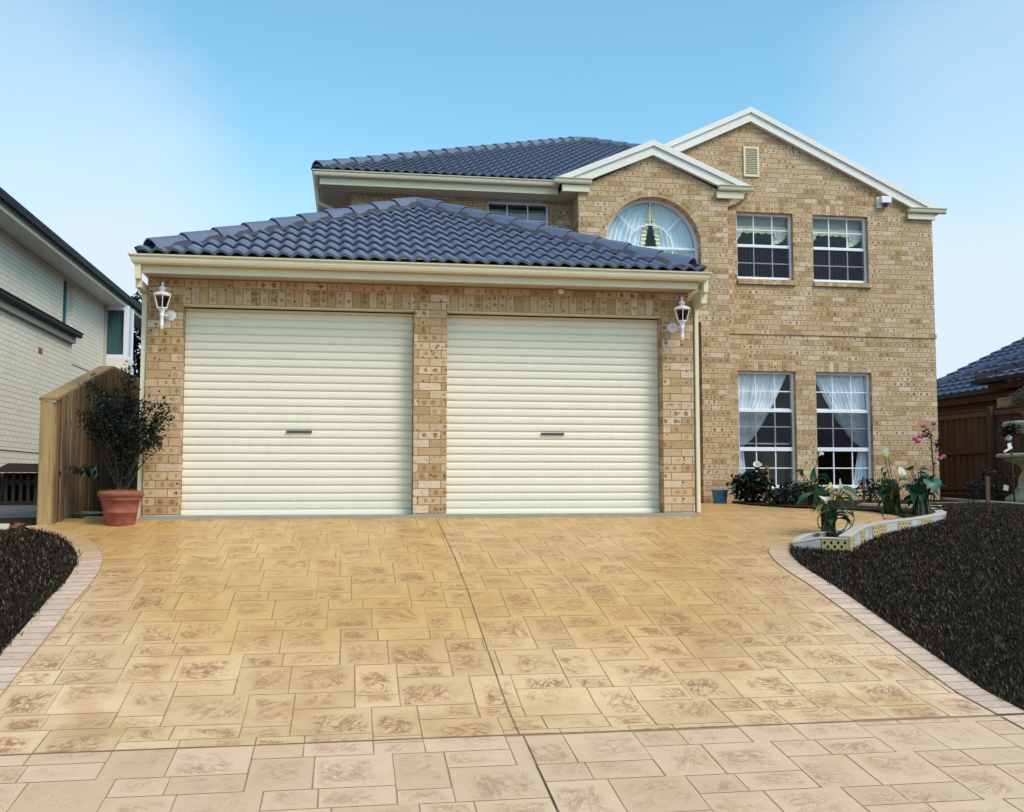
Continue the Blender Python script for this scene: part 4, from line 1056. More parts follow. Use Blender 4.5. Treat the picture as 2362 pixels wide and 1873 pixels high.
# side yard of the neighbour: slab, dark gate
yard = [(-9, -.60), (-.95, -.60), (-.83, -.3), (-.83, 16), (-9, 16)]
M['yard'] = surf('damp grey slab', fn=lambda t: dict(color=t.mix(t.noise(t.obj(), 5, 6, .65), (.045,.045,.055), (.14,.135,.15)), rough=.7))
drape(yard, -.004, 'side_yard', 'yard')
G_ = thing('side_gate', (-2.6, 5.6, -.05), 'low dark picket gate and cover against the pale brick house', 'gate')
mb = MB()
for i in range(18): mb.box(-3.12 + i * .105, -3.075 + i * .105, 5.50, 5.52, -.10, .46)
mb.build('picket', 'darkwood', G_)
mb = MB(); mb.box(-3.15, -1.2, 5.525, 5.56, .28, .36); mb.box(-3.15, -1.2, 5.525, 5.56, -.04, .04); mb.build('rail', 'darkwood', G_)
mb = MB(); mb.prism([(-3.16, 5.3, .47), (-2.9, 5.3, .60), (-1.35, 5.3, .57), (-1.2, 5.3, .47)], (0, .6, 0)); mb.build('cover', 'darkwood', G_)
mb = MB(); mb.box(-3.16, -1.22, 5.9, 5.93, -.1, .46); mb.build('back_panel', 'black', G_)
mb = MB(); rg = random.Random(5)
dirt = [(-1.12, -.30), (-1.03, -.60), (-2.6, -.63), (-2.6, -.25)]
drape([(-.80, .0), (-.80, -.345), (-.94, -.40), (-.96, -.62), (-2.9, -.70), (-2.9, -.15), (-.9, .2)], .006, 'verge_soil', 'soil')
for i in range(26):
    x, y = rg.uniform(-1.7, -1.02), rg.uniform(-.55, -.30); s = rg.uniform(.01, .028)
    mb.obox((x, y, gz(y) + s * .5 + .004), (s, s * .3, 0), (-s * .2, s * .7, 0), (0, s * .1, s * .5))
tag(mb.build('brick_rubble', surf('red rubble', fn=lambda t: dict(color=t.mix(t.noise(t.obj(), 30, 4), (.13,.035,.025), (.26,.09,.06)), rough=.9)), bevel=.006), 'broken red brick bits in the dirt at the foot of the left fence', 'rubble', kind='stuff')
mb = MB(); mb.bar((-1.05, -.655, -.085), (-4.5, -.69, -.085), .05, .06); tag(mb.build('lawn_edging', 'cream', bevel=.004), 'thin pale edging strip behind the left lawn', 'edging')

# ------------------------------------------------------------------ LEFT FENCE
F = thing('paling_fence', (-.77, -.2, -.1), 'tan treated pine paling fence rising behind the potted shrub on the left', 'fence')
mb = MB(); mb.cur = 1; mb.box(-.900, -.778, -.345, -.255, -.17, 1.105); mb.build('post', 'pine', F, bevel=.006)
topz = lambda y: 1.118 + (1.685 - 1.118) * min(1, max(0, (y + .34) / 2.34))
mb = MB(); y = -.253; i = 0; rg = random.Random(9)
while y < 6.3:
    w_ = .102; i += 1; mb.cur = float(i); off = .0 if i % 2 else .026
    x = -.775 + off + rg.uniform(-.002, .002); za, zb = topz(y) - .012, topz(y + w_) - .012; zl = gz(max(y, -.5)) - .03
    v = [(x, y - .012, zl), (x, y + w_ + (.012 if i % 2 else 0), zl), (x, y + w_ + (.012 if i % 2 else 0), zb), (x, y - .012, za)]
    mb.prism(v, (.015, 0, 0)); y += w_ - .008
mb.build('paling', 'paling', F)
mb = MB(); mb.cur = 3
for (ya, yb) in ((-.36, 2.0), (2.0, 6.35)):
    a = Vector((-.825, ya, topz(ya) + .008)); b = Vector((-.825, yb, topz(yb) + .008)); mb.bar(a, b, .165, .034)
mb.build('capping', 'pine', F, bevel=.004)
mb = MB()
for zz_ in (.15, .9): mb.box(-.82, -.779, -.2, 6.3, zz_, zz_ + .07)
mb.build('rail', 'paling', F)

# ------------------------------------------------------------------ pot and shrub
def clump(mb, c, size, n, rg, L=.045, W=.018, droop=.3, surf_only=False, dirv=None):
    """n leaves scattered in an ellipsoid"""
    for _ in range(n):
        while True:
            p = Vector((rg.uniform(-1, 1), rg.uniform(-1, 1), rg.uniform(-1, 1)))
            if p.length <= 1: break
        q = Vector((c[0] + p.x * size[0], c[1] + p.y * size[1], c[2] + p.z * size[2])); leaf(mb, q, rg, L, W, droop, dirv)
def leaf(mb, q, rg, L, W, droop=.3, dirv=None):
    d = Vector((rg.gauss(0, 1), rg.gauss(0, 1), rg.gauss(0, .7) - droop)).normalized()
    if dirv is not None: d = (d * .8 + Vector(dirv)).normalized()
    s = d.cross(Vector((rg.gauss(0, 1), rg.gauss(0, 1), rg.gauss(0, 1)))).normalized(); n = s.cross(d)
    l = L * rg.uniform(.6, 1.25); w = W * rg.uniform(.7, 1.2); mb.cur = float(rg.randint(0, 500))
    mb.add([q, q + d * l * .45 + s * w + n * w * .25, q + d * l, q + d * l * .45 - s * w + n * w * .25, q + d * l * .5 - n * w * .15], [(0, 1, 4), (1, 2, 4), (2, 3, 4), (3, 0, 4)])
PX, PYY = -.145, -.30
T = thing('plant_pot', (PX, PYY, gz(-.3)), 'large terracotta pot with rolled rim at the left garage corner', 'plant pot')
z0 = gz(-.45) + .004
mb = MB(); mb.lathe([(.132, 0), (.136, .01), (.158, .125), (.163, .128), (.163, .137), (.160, .140), (.178, .245), (.194, .250), (.196, .268), (.190, .275), (.203, .283), (.214, .295), (.216, .318), (.208, .334), (.192, .338), (.184, .326), (.178, .30), (.176, .29)], (PX, PYY, z0), 48); mb.build('pot_body', 'terra', T)
mb = MB()
mb.sheet(lambda u, v: (PX + .181 * v * math.cos(6.2832 * u), PYY + .181 * v * math.sin(6.2832 * u), z0 + .322 + .028 * (1 - v * v) + .008 * math.sin(u * 31) * v), 40, 6)
rg = random.Random(2)
for _ in range(1100):
    a, r = rg.random() * 6.283, .185 * math.sqrt(rg.random()); q = Vector((PX + r * math.cos(a), PYY + r * math.sin(a), z0 + .33 + .02 * (1 - r / .18))); d = Vector((rg.gauss(0, 1), rg.gauss(0, 1), rg.gauss(.3, .5))).normalized() * rg.uniform(.02, .05); s = Vector((d.y, -d.x, 0)).normalized() * .0012
    mb.add([q - s, q + s, q + d], [(0, 1, 2)])
mb.build('mulch', 'mulch', T, fix=False)
S = thing('potted_shrub', (PX, PYY, z0 + .33), 'tall dark leafy shrub growing from the terracotta pot', 'shrub')
rg = random.Random(21); br = MB(); fo = MB()
def env(q, k=1.0):
    a = ((q[0] + .15) / .33) ** 2 + ((q[2] - .98) / .46) ** 2
    return a < k * (.85 + .75 * math.sin(q[0] * 17 + q[2] * 11) * math.sin(q[2] * 19)) or (abs(q[0] + .13) < .12 and .3 < q[2] < .8)
def branch(p, d, L, r, depth, leafy):
    pts = [Vector(p)]; dd = Vector(d).normalized(); n = 6
    for i in range(6):
        dd = (dd + Vector((rg.gauss(0, .13), rg.gauss(0, .11), rg.gauss(0.02, .09)))).normalized(); pts.append(pts[-1] + dd * L / n)
        if not env(pts[-1], 1.25) and pts[-1].z > .5: n = i + 1; break
    br.tube(pts, [lerp(r, r * .45, i / n) for i in range(n + 1)], 5, False)
    if leafy:
        for i, q in enumerate(pts[1:]):
            if not env(q): continue
            for _ in range(int(leafy * (.5 + i / n))): leaf(fo, q + Vector((rg.gauss(0, .028), rg.gauss(0, .028), rg.gauss(0, .028))), rg, .044, .0115, .15, dd * .4)
    if depth:
        for k in range(rg.randint(3, 4)):
            q = pts[rg.randint(min(2, len(pts) - 1), len(pts) - 1)]; a = rg.random() * 6.283; e = (dd * 1.0 + Vector((math.cos(a), math.sin(a) * .8, rg.uniform(-.2, .5))) * .9).normalized()
            branch(q, e, L * rg.uniform(.45, .72), r * .55, depth - 1, 6)
base = Vector((PX, PYY, z0 + .30))
for dx, dy, L in ((-.30, .0, .82), (.05, .05, .95), (.27, -.05, .80), (-.12, -.12, .72), (.14, .12, .72), (-.02, -.1, .60)):
    branch(base + Vector((dx * .1, dy * .1, 0)), (dx, dy, 1), L, .011, 2, 7)
for tgt, nl in (((-.42, -.45, 1.35), 9), ((-.08, -.4, 1.48), 10), ((.28, -.4, 1.10), 10), ((.22, -.4, .80), 8), ((-.50, -.35, 1.02), 9), ((-.45, -.4, .92), 9), ((.30, -.38, .98), 9), ((-.33, -.3, 1.2), 12)):
    tv = Vector(tgt); m = base.lerp(tv, .5) + Vector((0, 0, .12)); br.tube([base, m, tv], [.008, .005, .002], 5, False)
    for k in range(nl):
        q = m.lerp(tv, k / nl)
        for _ in range(16): leaf(fo, q + Vector((rg.gauss(0, .036), rg.gauss(0, .03), rg.gauss(0, .036))), rg, .046, .012, .1, (tv - m).normalized() * .5)
for c, s, n in (((-.20, -.32, 1.0), (.26, .16, .24), 260), ((.03, -.3, .92), (.24, .16, .26), 220), ((-.10, -.3, .66), (.16, .12, .22), 200), ((-.12, -.3, .45), (.12, .10, .16), 150)):
    clump(fo, c, s, n, rg, .046, .013, .2)
# drooping low spray on the left
tv = Vector((-.52, -.40, .47)); br.tube([base, Vector((-.30, -.35, .55)), tv], [.007, .005, .002], 5, False)
for _ in range(70): 
    q = Vector((-.46, -.38, .47)) + Vector((rg.gauss(0, .07), rg.gauss(0, .03), rg.gauss(0, .018))); leaf(fo, q, rg, .085, .014, 0, (0, 0, -1.6))
for _ in range(30):
    q = Vector((.19, -.36, .72)) + Vector((rg.gauss(0, .03), rg.gauss(0, .02), rg.gauss(0, .02))); leaf(fo, q, rg, .07, .008, 0, (.3, 0, -1.2))
br.build('stem', 'bark', S, fix=False); fo.build('foliage', 'leafdark', S, fix=False)
# hose
mb = MB(); pts = []
for i in range(90):
    a = i / 90 * 6.283 * 2.6; r = .17 + .012 * math.sin(a * .7); pts.append((-.66 + r * 1.25 * math.cos(a), .52 + r * .9 * math.sin(a), -.012 + .012 * (i / 90) * 2))
mb.tube(pts, .009, 7); tag(mb.build('garden_hose', 'hose'), 'coiled pale garden hose on the ground between fence and terracotta pot', 'hose')

# ------------------------------------------------------------------ bucket
bk = thing('bucket', (7.83, 4.72, -.016), 'blue plastic bucket against the brick pillar', 'bucket')
mb = MB(); mb.lathe([(.098, 0), (.101, .004), (.124, .196), (.136, .198), (.137, .212), (.128, .214), (.120, .19), (.097, .012)], (7.83, 4.72, -.014), 32); mb.build('pail', 'bluepl', bk)

# ------------------------------------------------------------------ planter of vent blocks
PL = thing('planter_wall', (7.2, -1.3, -.25), 'low curved garden wall of grey blocks and pierced cream vent bricks by the right lawn', 'garden wall')
M['grey_block'] = surf('grey block', fn=lambda t: dict(color=t.mix(t.sstep(t.noise(t.obj(), 9, 5, .65), .35, .7), (.46,.44,.42), (.30,.28,.29)), rough=.88, bump=t.noise(t.obj(), 60, 4), bstr=.3))
M['vent_block'] = surf('cream vent brick', fn=lambda t: dict(color=t.mix(t.noise(t.obj(), 14, 5, .65), (.50,.38,.20), (.42,.29,.14)), rough=.85, bump=t.noise(t.obj(), 60, 4), bstr=.3))
M['cap_block'] = surf('pale pinkish capping', fn=lambda t: dict(color=t.mix(t.noise(t.obj(), 12, 5, .65), (.56,.46,.38), (.44,.36,.33)), rough=.85, bump=t.noise(t.obj(), 50, 4), bstr=.3))
def wpath(P, TZ, th, seq, cap=True):
    """P plan points along the outer face, TZ top heights; one block between consecutive points"""
    for i in range(len(P) - 1):
        a, b = Vector(P[i]), Vector(P[i + 1]); d = (b - a); L = d.length; d.normalize(); nin = Vector((-d.y, d.x)) * 1
        g = .004; a2, b2 = a + d * g, b - d * g; za, zb = TZ[i], TZ[i + 1]; kind = seq[i % len(seq)]
        zl = min(gz(a.y), gz(b.y)) - .04; ct = .018
        if kind == 'g':
            mb = MB(); mb.add([(a2.x, a2.y, zl), (b2.x, b2.y, zl), (b2.x + nin.x * th, b2.y + nin.y * th, zl), (a2.x + nin.x * th, a2.y + nin.y * th, zl), (a2.x, a2.y, za - ct), (b2.x, b2.y, zb - ct), (b2.x + nin.x * th, b2.y + nin.y * th, zb - ct), (a2.x + nin.x * th, a2.y + nin.y * th, za - ct)], [(0, 3, 2, 1), (4, 5, 6, 7), (0, 1, 5, 4), (1, 2, 6, 5), (2, 3, 7, 6), (3, 0, 4, 7)]); mb.build('block', 'grey_block', PL, bevel=.004)
        else:
            # pierced face: outline with real diamond-cut holes
            h0, h1 = zl, min(za, zb) - ct; rows = 3; holes = []; cols = max(3, int(L / .050))
            for r_ in range(rows):
                zc = h1 - .024 - r_ * .036
                for c_ in range(cols - (r_ % 2)):
                    u = L * (c_ + .5 + .5 * (r_ % 2)) / cols
                    if zc - .014 < h0: continue
                    q = min(.0135, L / cols * .32); holes.append([(u + q * math.cos(k * PI / 3 + .5), zc + q * 1.15 * math.sin(k * PI / 3 + .5)) for k in range(6)])
            mb = MB(); slab([(g, h0), (L - g, h0), (L - g, zb - ct), (g, za - ct)], holes, lambda u, v, dd: (a.x + d.x * u + nin.x * dd, a.y + d.y * u + nin.y * dd, v), .03, mb)
            nb = mb.build('vent_block', 'vent_block', PL)
            mb = MB(); o1, o2 = a2 + nin * .06, b2 + nin * .06; mb.add([(o1.x, o1.y, zl), (o2.x, o2.y, zl), (o2.x, o2.y, zb - ct - .004), (o1.x, o1.y, za - ct - .004), (o1.x + nin.x * (th - .06), o1.y + nin.y * (th - .06), zl), (o2.x + nin.x * (th - .06), o2.y + nin.y * (th - .06), zl), (o2.x + nin.x * (th - .06), o2.y + nin.y * (th - .06), zb - ct - .004), (o1.x + nin.x * (th - .06), o1.y + nin.y * (th - .06), za - ct - .004)], [(0, 1, 2, 3), (4, 7, 6, 5), (0, 4, 5, 1), (3, 2, 6, 7), (0, 3, 7, 4), (1, 5, 6, 2)]); mb.build('dark_backing', 'black', nb)  # black block behind the holes stands in for the shade inside them
    mb = MB(); n = len(P); O = []; I = []
    for i in range(n):
        d = (Vector(P[min(i + 1, n - 1)]) - Vector(P[max(i - 1, 0)])).normalized(); nin = Vector((-d.y, d.x)); p = Vector(P[i]); O.append(p - nin * .004); I.append(p + nin * (th + .006))
    vs = []
    for i in range(n): vs += [(O[i].x, O[i].y, TZ[i] - .0175), (O[i].x, O[i].y, TZ[i]), (I[i].x, I[i].y, TZ[i]), (I[i].x, I[i].y, TZ[i] - .0175)]
    mb.add(vs, [(4 * i + k, 4 * i + (k + 1) % 4, 4 * i + 4 + (k + 1) % 4, 4 * i + 4 + k) for i in range(n - 1) for k in range(4)] + [(0, 1, 2, 3), (4 * n - 1, 4 * n - 2, 4 * n - 3, 4 * n - 4)])
    mb.build('coping', 'cap_block', PL, bevel=.005)
def resample(P, Z, step):
    out = [P[0]]; oz = [Z[0]]
    for i in range(len(P) - 1):
        L = math.dist(P[i], P[i + 1]); n = max(1, round(L / step))
        for k in range(1, n + 1): out.append((lerp(P[i][0], P[i + 1][0], k / n), lerp(P[i][1], P[i + 1][1], k / n))); oz.append(lerp(Z[i], Z[i + 1], k / n))
    return out, oz
front = [(6.100, -1.79), (6.336, -1.875), (6.555, -1.975)]
wpath(front, [-.225, -.178, -.186], .10, 'gv')
mainp = [(6.575, -1.965), (6.942, -1.555), (7.362, -1.196), (7.971, -.818), (8.40, -.50), (8.66, -.16), (8.92, .35), (9.24, 1.02)]
P_, Z_ = resample(mainp, [-.165, -.095, -.068, -.045, -.02, -.01, .0, .005], .215)
wpath(P_, Z_, .10, 'vgvgvvg')
back = [(9.22, 1.08), (9.05, 1.30), (8.85, 1.35)]
wpath(back, [.006, .004, .0], .09, 'g')
dr = [(7.5, -.55), (7.0, -1.0), (6.62, -1.28), (6.35, -1.46), (6.18, -1.63), (6.095, -1.775)]
wpath(dr, [-.11, -.135, -.155, -.17, -.20, -.235], .06, 'g')

# ------------------------------------------------------------------ lilies
def blade(mb, base, tip, w, rg, bend=.3, fold=.25, n=9, lobes=.25):
    """arum leaf: broad heart-shaped blade that arches from its stalk end to a pointed tip"""
    a, b = Vector(base), Vector(tip); d = b - a; L = d.length; up = Vector((0, 0, 1)); s = d.cross(up)
    if s.length < 1e-3: s = Vector((1, 0, 0))
    s.normalize(); nn = s.cross(d).normalized(); rows = []
    roll = rg.uniform(-.5, .5)
    for i in range(n + 1):
        u = i / n; c = a + d * u + nn * bend * L * math.sin(PI * u) * .5
        ww = w * (math.sin(PI * min(1, (u * .93 + .07)) ** .62) ** .9) * (1.05 - .35 * u) if u < 1 else 0
        ss = (s * math.cos(roll) + nn * math.sin(roll)); hh = nn * math.cos(roll) - s * math.sin(roll)
        wav = .06 * w * math.sin(u * 9 + roll * 5)
        rows.append([c - ss * ww + hh * (fold * ww + wav), c - ss * ww * .5 + hh * fold * ww * .3, c, c + ss * ww * .5 + hh * fold * ww * .3, c + ss * ww + hh * (fold * ww - wav)])
    # two backward lobes at the stalk end
    e0 = a - d * lobes * .6 - s * w * .55; e1 = a - d * lobes * .6 + s * w * .55
    vs = [p for r in rows for p in r] + [e0, e1]; k = 5
    fs = [(i * k + j, i * k + j + 1, (i + 1) * k + j + 1, (i + 1) * k + j) for i in range(n) for j in range(4)] + [(0, 1, len(vs) - 2), (3, 4, len(vs) - 1)]
    mb.cur = float(rg.randint(0, 300)); mb.add(vs, fs, True)
def spathe(mbp, mbs, base, mouth, r, rg, face=(-.3, -1, .35)):
    """funnel-shaped white bract open on one side with a yellow spadix"""
    b, m = Vector(base), Vector(mouth); ax = (m - b); L = ax.length; ax.normalize(); f = Vector(face); f = (f - ax * f.dot(ax)).normalized(); s = ax.cross(f).normalized()
    rows = []; n = 10; k = 18
    for i in range(n + 1):
        u = i / n; rr = lerp(.12 * r, r, u ** 1.7)
        row = []
        for j in range(k + 1):
            a = lerp(-PI * .98, PI * .98, j / k) + PI        # seam towards face side
            back = math.cos(a - PI)                         # 1 at the back
            flare = 1 + .55 * u * u * (abs(math.sin(a)) * .4 + max(0, back) * .9)
            z = L * u + (L * .30 * max(0, back) * u * u * 1.3) - L * .22 * u ** 3 * (abs(math.sin(a)))
            row.append(b + ax * z + (-f * math.cos(a - PI) + s * math.sin(a - PI)) * rr * flare * (1 if True else 0))
        rows.append(row)
    vs = [p for r_ in rows for p in r_]
    mbp.add(vs, [(i * (k + 1) + j, i * (k + 1) + j + 1, (i + 1) * (k + 1) + j + 1, (i + 1) * (k + 1) + j) for i in range(n) for j in range(k)], True)
    if mbs is not None: mbs.tube([b + ax * L * .25, b + ax * L * .6, b + ax * L * .9], [.006, .006, .003], 7)
def lily(base, label, leaves, flowers, stalks, seed, scale=1.0, spread=.07, bluish=False):
    rg = random.Random(seed); T = thing('arum_lily', base, label, 'lily', 'arum lilies along the lily bed'); B = Vector(base)
    st, dry, lf, lf2, ye, pe, pg, sx = MB(), MB(), MB(), MB(), MB(), MB(), MB(), MB()
    def stalk(mb, top, r=.007, arc=.05, sp=None):
        tp = Vector(top); sp = spread if sp is None else sp; b = B + Vector((rg.uniform(-sp, sp), rg.uniform(-sp, sp), -.01)); mb.cur = float(rg.randint(0, 99))
        pts = [b + (tp - b) * u + Vector((rg.uniform(-1, 1) * arc * .2, 0, 0)) + Vector((0, 0, arc * math.sin(PI * u))) + (b - tp) * Vector((1, 1, 0)).length * .0 for u in (0, .25, .5, .75, 1)]
        pts[1].x = lerp(pts[1].x, b.x, .55); pts[2].x = lerp(pts[2].x, b.x, .35); pts[1].y = lerp(pts[1].y, b.y, .5)
        mb.tube(pts, [r, r, r * .9, r * .75, r * .6], 6, False)
    for (q, tip, w, kind) in leaves:
        q = Vector(q); stalk(st, q, .0075); one = MB(); blade(one, q, tip, w * 1.25, rg, rg.uniform(.15, .45)); one.build('leaf', {'g': 'leafgreen', 'b': 'leafblue', 'y': 'leafyel'}[kind], T, fix=False)
    for (q, tip, r, kind, face) in flowers:
        stalk(st, q, .006, .02, spread * .6); one, osx = MB(), MB(); spathe(one, osx, q, tip, r, rg, face); fn_ = one.build('flower', 'petal' if kind == 'w' else 'petalgreen', T, fix=False); osx.build('spadix', 'spadix', fn_)
    for i in range(14):
        a = rg.random() * 6.283; r0 = rg.uniform(.02, .11) * scale; z_ = rg.uniform(.10, .36) * scale; q = B + Vector((r0 * math.cos(a), r0 * math.sin(a), z_)); L_ = rg.uniform(.10, .19) * scale
        stalk(st, q, .006); one = MB(); blade(one, q, q + Vector((math.cos(a), math.sin(a) * .8, rg.uniform(-.9, .5))).normalized() * L_, rg.uniform(.028, .052) * scale, rg, rg.uniform(.15, .5)); one.build('leaf', 'leafgreen', T, fix=False)
    for i in range(stalks):
        a = rg.uniform(-.10, .10); stalk(dry if i % 4 == 0 else st, B + Vector((a, rg.uniform(-.08, .08), rg.uniform(.12, .34) * scale)), rg.uniform(.006, .011), .01)
    st.build('stalk', 'stemgreen', T, fix=False)
    if dry.v: dry.build('dry_stalk', 'stemdry', T, fix=False)
A_ = (6.70, -1.30, -.185)
lily(A_, 'arum lily with two white blooms in the front end of the block planter', [
    ((6.55, -1.34, .22), (6.30, -1.42, .085), .055, 'g'), ((6.86, -1.28, .27), (7.02, -1.32, .14), .052, 'g'), ((6.90, -1.22, .22), (6.98, -1.25, .02), .055, 'g'),
    ((6.76, -1.42, .16), (6.90, -1.50, .09), .042, 'g'), ((6.60, -1.40, .115), (6.505, -1.46, .02), .036, 'y'), ((6.61, -1.46, -.17), (6.47, -1.52, -.115), .034, 'g'),
    ((6.70, -1.2, .28), (6.60, -1.22, .10), .05, 'g'), ((6.78, -1.36, .10), (6.86, -1.40, -.02), .04, 'g'), ((6.83, -1.15, .20), (6.90, -1.18, .04), .05, 'g'), ((6.66, -1.15, .24), (6.63, -1.2, .30), .03, 'g')],
    [((6.765, -1.36, .225), (6.795, -1.40, .315), .024, 'w', (1, -.15, .1)), ((6.625, -1.40, .115), (6.612, -1.42, .178), .042, 'w', (1, -.1, .1)), ((6.695, -1.36, .20), (6.70, -1.37, .29), .016, 'g', (0, -1, 0))], 46, 1, 1.0, .06)
mb = MB(); 
for pts in ([(6.66, -1.42, -.16), (6.53, -1.46, -.13), (6.50, -1.46, -.03), (6.56, -1.45, .04), (6.64, -1.42, .06)], [(6.72, -1.44, -.16), (6.80, -1.48, -.12), (6.83, -1.47, -.02), (6.78, -1.46, .05), (6.70, -1.43, .08)], [(6.80, -1.4, -.15), (6.88, -1.42, -.08), (6.885, -1.4, .01), (6.85, -1.38, .06)]):
    q = smooth([(p[0], p[2]) for p in pts], 2); mb.tube([(a, -1.45, b) for a, b in q], .0055, 6, False)
mb.build('bent_stalk', 'leafgreen', 'arum_lily', fix=False)
lily((8.40, 2.62, .0), 'arum lily with one tall white bloom in the bed by the right ground floor window', [
    ((8.22, 2.6, .47), (8.02, 2.55, .38), .055, 'b'), ((8.46, 2.6, .36), (8.60, 2.55, .28), .05, 'b'), ((8.38, 2.55, .34), (8.375, 2.52, .53), .045, 'g'), ((8.25, 2.6, .30), (8.13, 2.5, .25), .04, 'g'),
    ((8.5, 2.65, .42), (8.66, 2.6, .30), .05, 'g'), ((8.36, 2.5, .20), (8.38, 2.46, .12), .05, 'g'), ((8.30, 2.6, .15), (8.2, 2.5, .10), .05, 'g'), ((8.5, 2.7, .2), (8.6, 2.6, .12), .05, 'g'), ((8.28, 2.7, .4), (8.3, 2.68, .5), .03, 'g'), ((8.43, 2.7, .38), (8.46, 2.68, .5), .035, 'g')],
    [((8.465, 2.6, .665), (8.50, 2.54, .735), .036, 'w', (1, -.2, .2))], 40, 2, .9, .09)
lily((8.22, .22, -.02), 'arum lily with three white blooms standing in the middle of the lily bed', [
    ((8.20, .12, .28), (7.97, .05, .17), .035, 'g'), ((8.19, .3, .36), (8.24, .28, .46), .075, 'g'), ((8.10, .2, .25), (8.07, .18, .38), .03, 'g'), ((8.34, .15, .27), (8.39, .1, .10), .07, 'b'), ((8.28, .3, .33), (8.30, .25, .20), .06, 'g'),
    ((8.12, .2, .20), (8.10, .15, .10), .035, 'g'), ((8.22, .0, .27), (8.32, -.05, .22), .03, 'g'), ((8.10, .2, .44), (8.15, .18, .50), .03, 'g'), ((8.16, .1, .12), (8.2, .08, .3), .02, 'y')],
    [((8.185, .2, .585), (8.155, .16, .655), .042, 'g', (.7, -.6, .2)), ((8.14, .2, .60), (8.10, .15, .665), .036, 'w', (-1, -.3, .1)), ((8.235, .05, .375), (8.245, .0, .435), .042, 'w', (.3, -1, .5))], 60, 3, 1.15, .08)
lily((8.40, -.10, -.04), 'arum lily with broad blue green leaves and no bloom, far end of planter', [
    ((8.42, -.2, .36), (8.45, -.26, .18), .085, 'b'), ((8.40, -.1, .46), (8.54, -.14, .43), .055, 'g'), ((8.36, -.12, .42), (8.50, -.16, .36), .045, 'b'), ((8.27, -.1, .46), (8.20, -.15, .47), .04, 'g'), ((8.53, -.1, .27), (8.69, -.14, .265), .045, 'g'),
    ((8.30, -.1, .45), (8.33, -.12, .52), .022, 'g'), ((8.26, -.15, .30), (8.16, -.2, .22), .055, 'b'), ((8.29, -.12, .25), (8.27, -.16, .05), .03, 'b'), ((8.48, -.15, .25), (8.56, -.2, .14), .045, 'g'), ((8.40, 0, .33), (8.33, .0, .3), .05, 'g')],
    [], 75, 4, 1.25, .09)
def sprout(x, y, label, seed):
    rg = random.Random(seed); T = thing('seedling', (x, y, gz(y) + .02), label, 'seedling', 'small green shoots behind the planter wall'); z = gz(y) + .02
    st, lf = MB(), MB(); st.tube([(x, y, z), (x - .01, y, z + .07), (x - .025, y, z + .13)], .003, 6); blade(lf, (x - .02, y, z + .10), (x - .05, y, z + .19), .022, rg); blade(lf, (x, y, z + .05), (x + .04, y - .02, z + .05), .015, rg); blade(lf, (x - .01, y, z + .08), (x + .01, y, z + .14), .014, rg)
    st.build('stalk', 'stemgreen', T, fix=False); lf.build('leaf', 'leafgreen', T, fix=False)
sprout(7.60, -.72, 'small green shoot behind the planter wall nearest the planter lily', 3)
sprout(7.82, -.62, 'small green shoot behind the planter wall halfway to the three bloom lily', 4)
sprout(8.02, -.45, 'small green shoot behind the planter wall just left of the three bloom lily', 5)

# dark bushes below the windows
def bush(c, size, n, label, seed, stems=8, L=.075, W=.022, mat='leafdark', group=None, name='dark_bush'):
    rg = random.Random(seed); T = thing(name, (c[0], c[1], 0), label, 'bush', group); st, fo = MB(), MB()
    for k in range(stems):
        a = rg.random() * 6.283; tp = Vector((c[0] + size[0] * .7 * math.cos(a), c[1] + size[1] * .7 * math.sin(a), c[2] + size[2] * rg.uniform(.0, .8))); st.tube([(c[0], c[1], .0), (lerp(c[0], tp.x, .4), lerp(c[1], tp.y, .4), tp.z * .6), tp], [.009, .006, .003], 5, False)
        clump(fo, tp, (size[0] * .38, size[1] * .38, size[2] * .42), n // (2 * stems), rg, L, W, .35)
    clump(fo, c, (size[0] * .85, size[1] * .85, size[2] * .9), n // 2, rg, L, W, .35)
    st.build('stem', 'bark', T, fix=False); fo.build('foliage', mat, T, fix=False); return T
b = bush((8.22, 4.35, .22), (.36, .28, .25), 700, 'dark leafy bush with one white bloom under the left ground floor window', 31, 9, .11, .032)
pe, sx, st = MB(), MB(), MB(); rg = random.Random(1); spathe(pe, sx, (8.22, 4.2, .55), (8.21, 4.12, .60), .05, rg, (-.2, -.8, .8)); st.tube([(8.22, 4.35, .2), (8.22, 4.25, .4), (8.22, 4.2, .55)], .005, 6); pe.build('flower', 'petal', b, fix=False); st.build('flower_stalk', 'stemgreen', b)
for q_ in (((8.05, 4.2, .42), (7.98, 4.1, .30), .07), ((7.95, 4.3, .30), (7.83, 4.2, .12), .05), ((8.35, 4.2, .40), (8.42, 4.1, .28), .05)):
    lf = MB(); blade(lf, *q_, rg); lf.build('broad_leaf', 'leafblue', b, fix=False)
bush((8.42, 3.35, .15), (.34, .3, .17), 700, 'low dark bush spilling over the paving in front of the white sill', 32, 8, .055, .018)
bush((8.05, 3.0, .11), (.24, .26, .13), 420, 'low dark ground bush at the corner of the paving', 37, 6, .05, .016)
bush((9.75, 3.6, .17), (.26, .2, .22), 330, 'dark open bush between the two pierced planter lilies and the right window', 33, 7, .06, .018)
bush((9.2, 4.6, .14), (.5, .3, .15), 500, 'low dark bush against the wall between the ground floor windows', 34, 8, .06, .018)
bush((11.75, 3.85, .15), (.26, .22, .20), 420, 'dark rose bush in front of the brown fence', 35, 7, .05, .018, name='rose_bush')
def stake(x, y, z0, z1, w, mat, label):
    mb = MB(); mb.cur = 2; mb.prism([(x - w / 2, y, z0), (x + w / 2, y, z0), (x + w / 2, y, z1 - .01), (x, y, z1), (x - w / 2, y, z1 - .01)], (0, w * .6, 0)); tag(mb.build('garden_stake', mat), label, 'stake', 'wooden garden stakes')
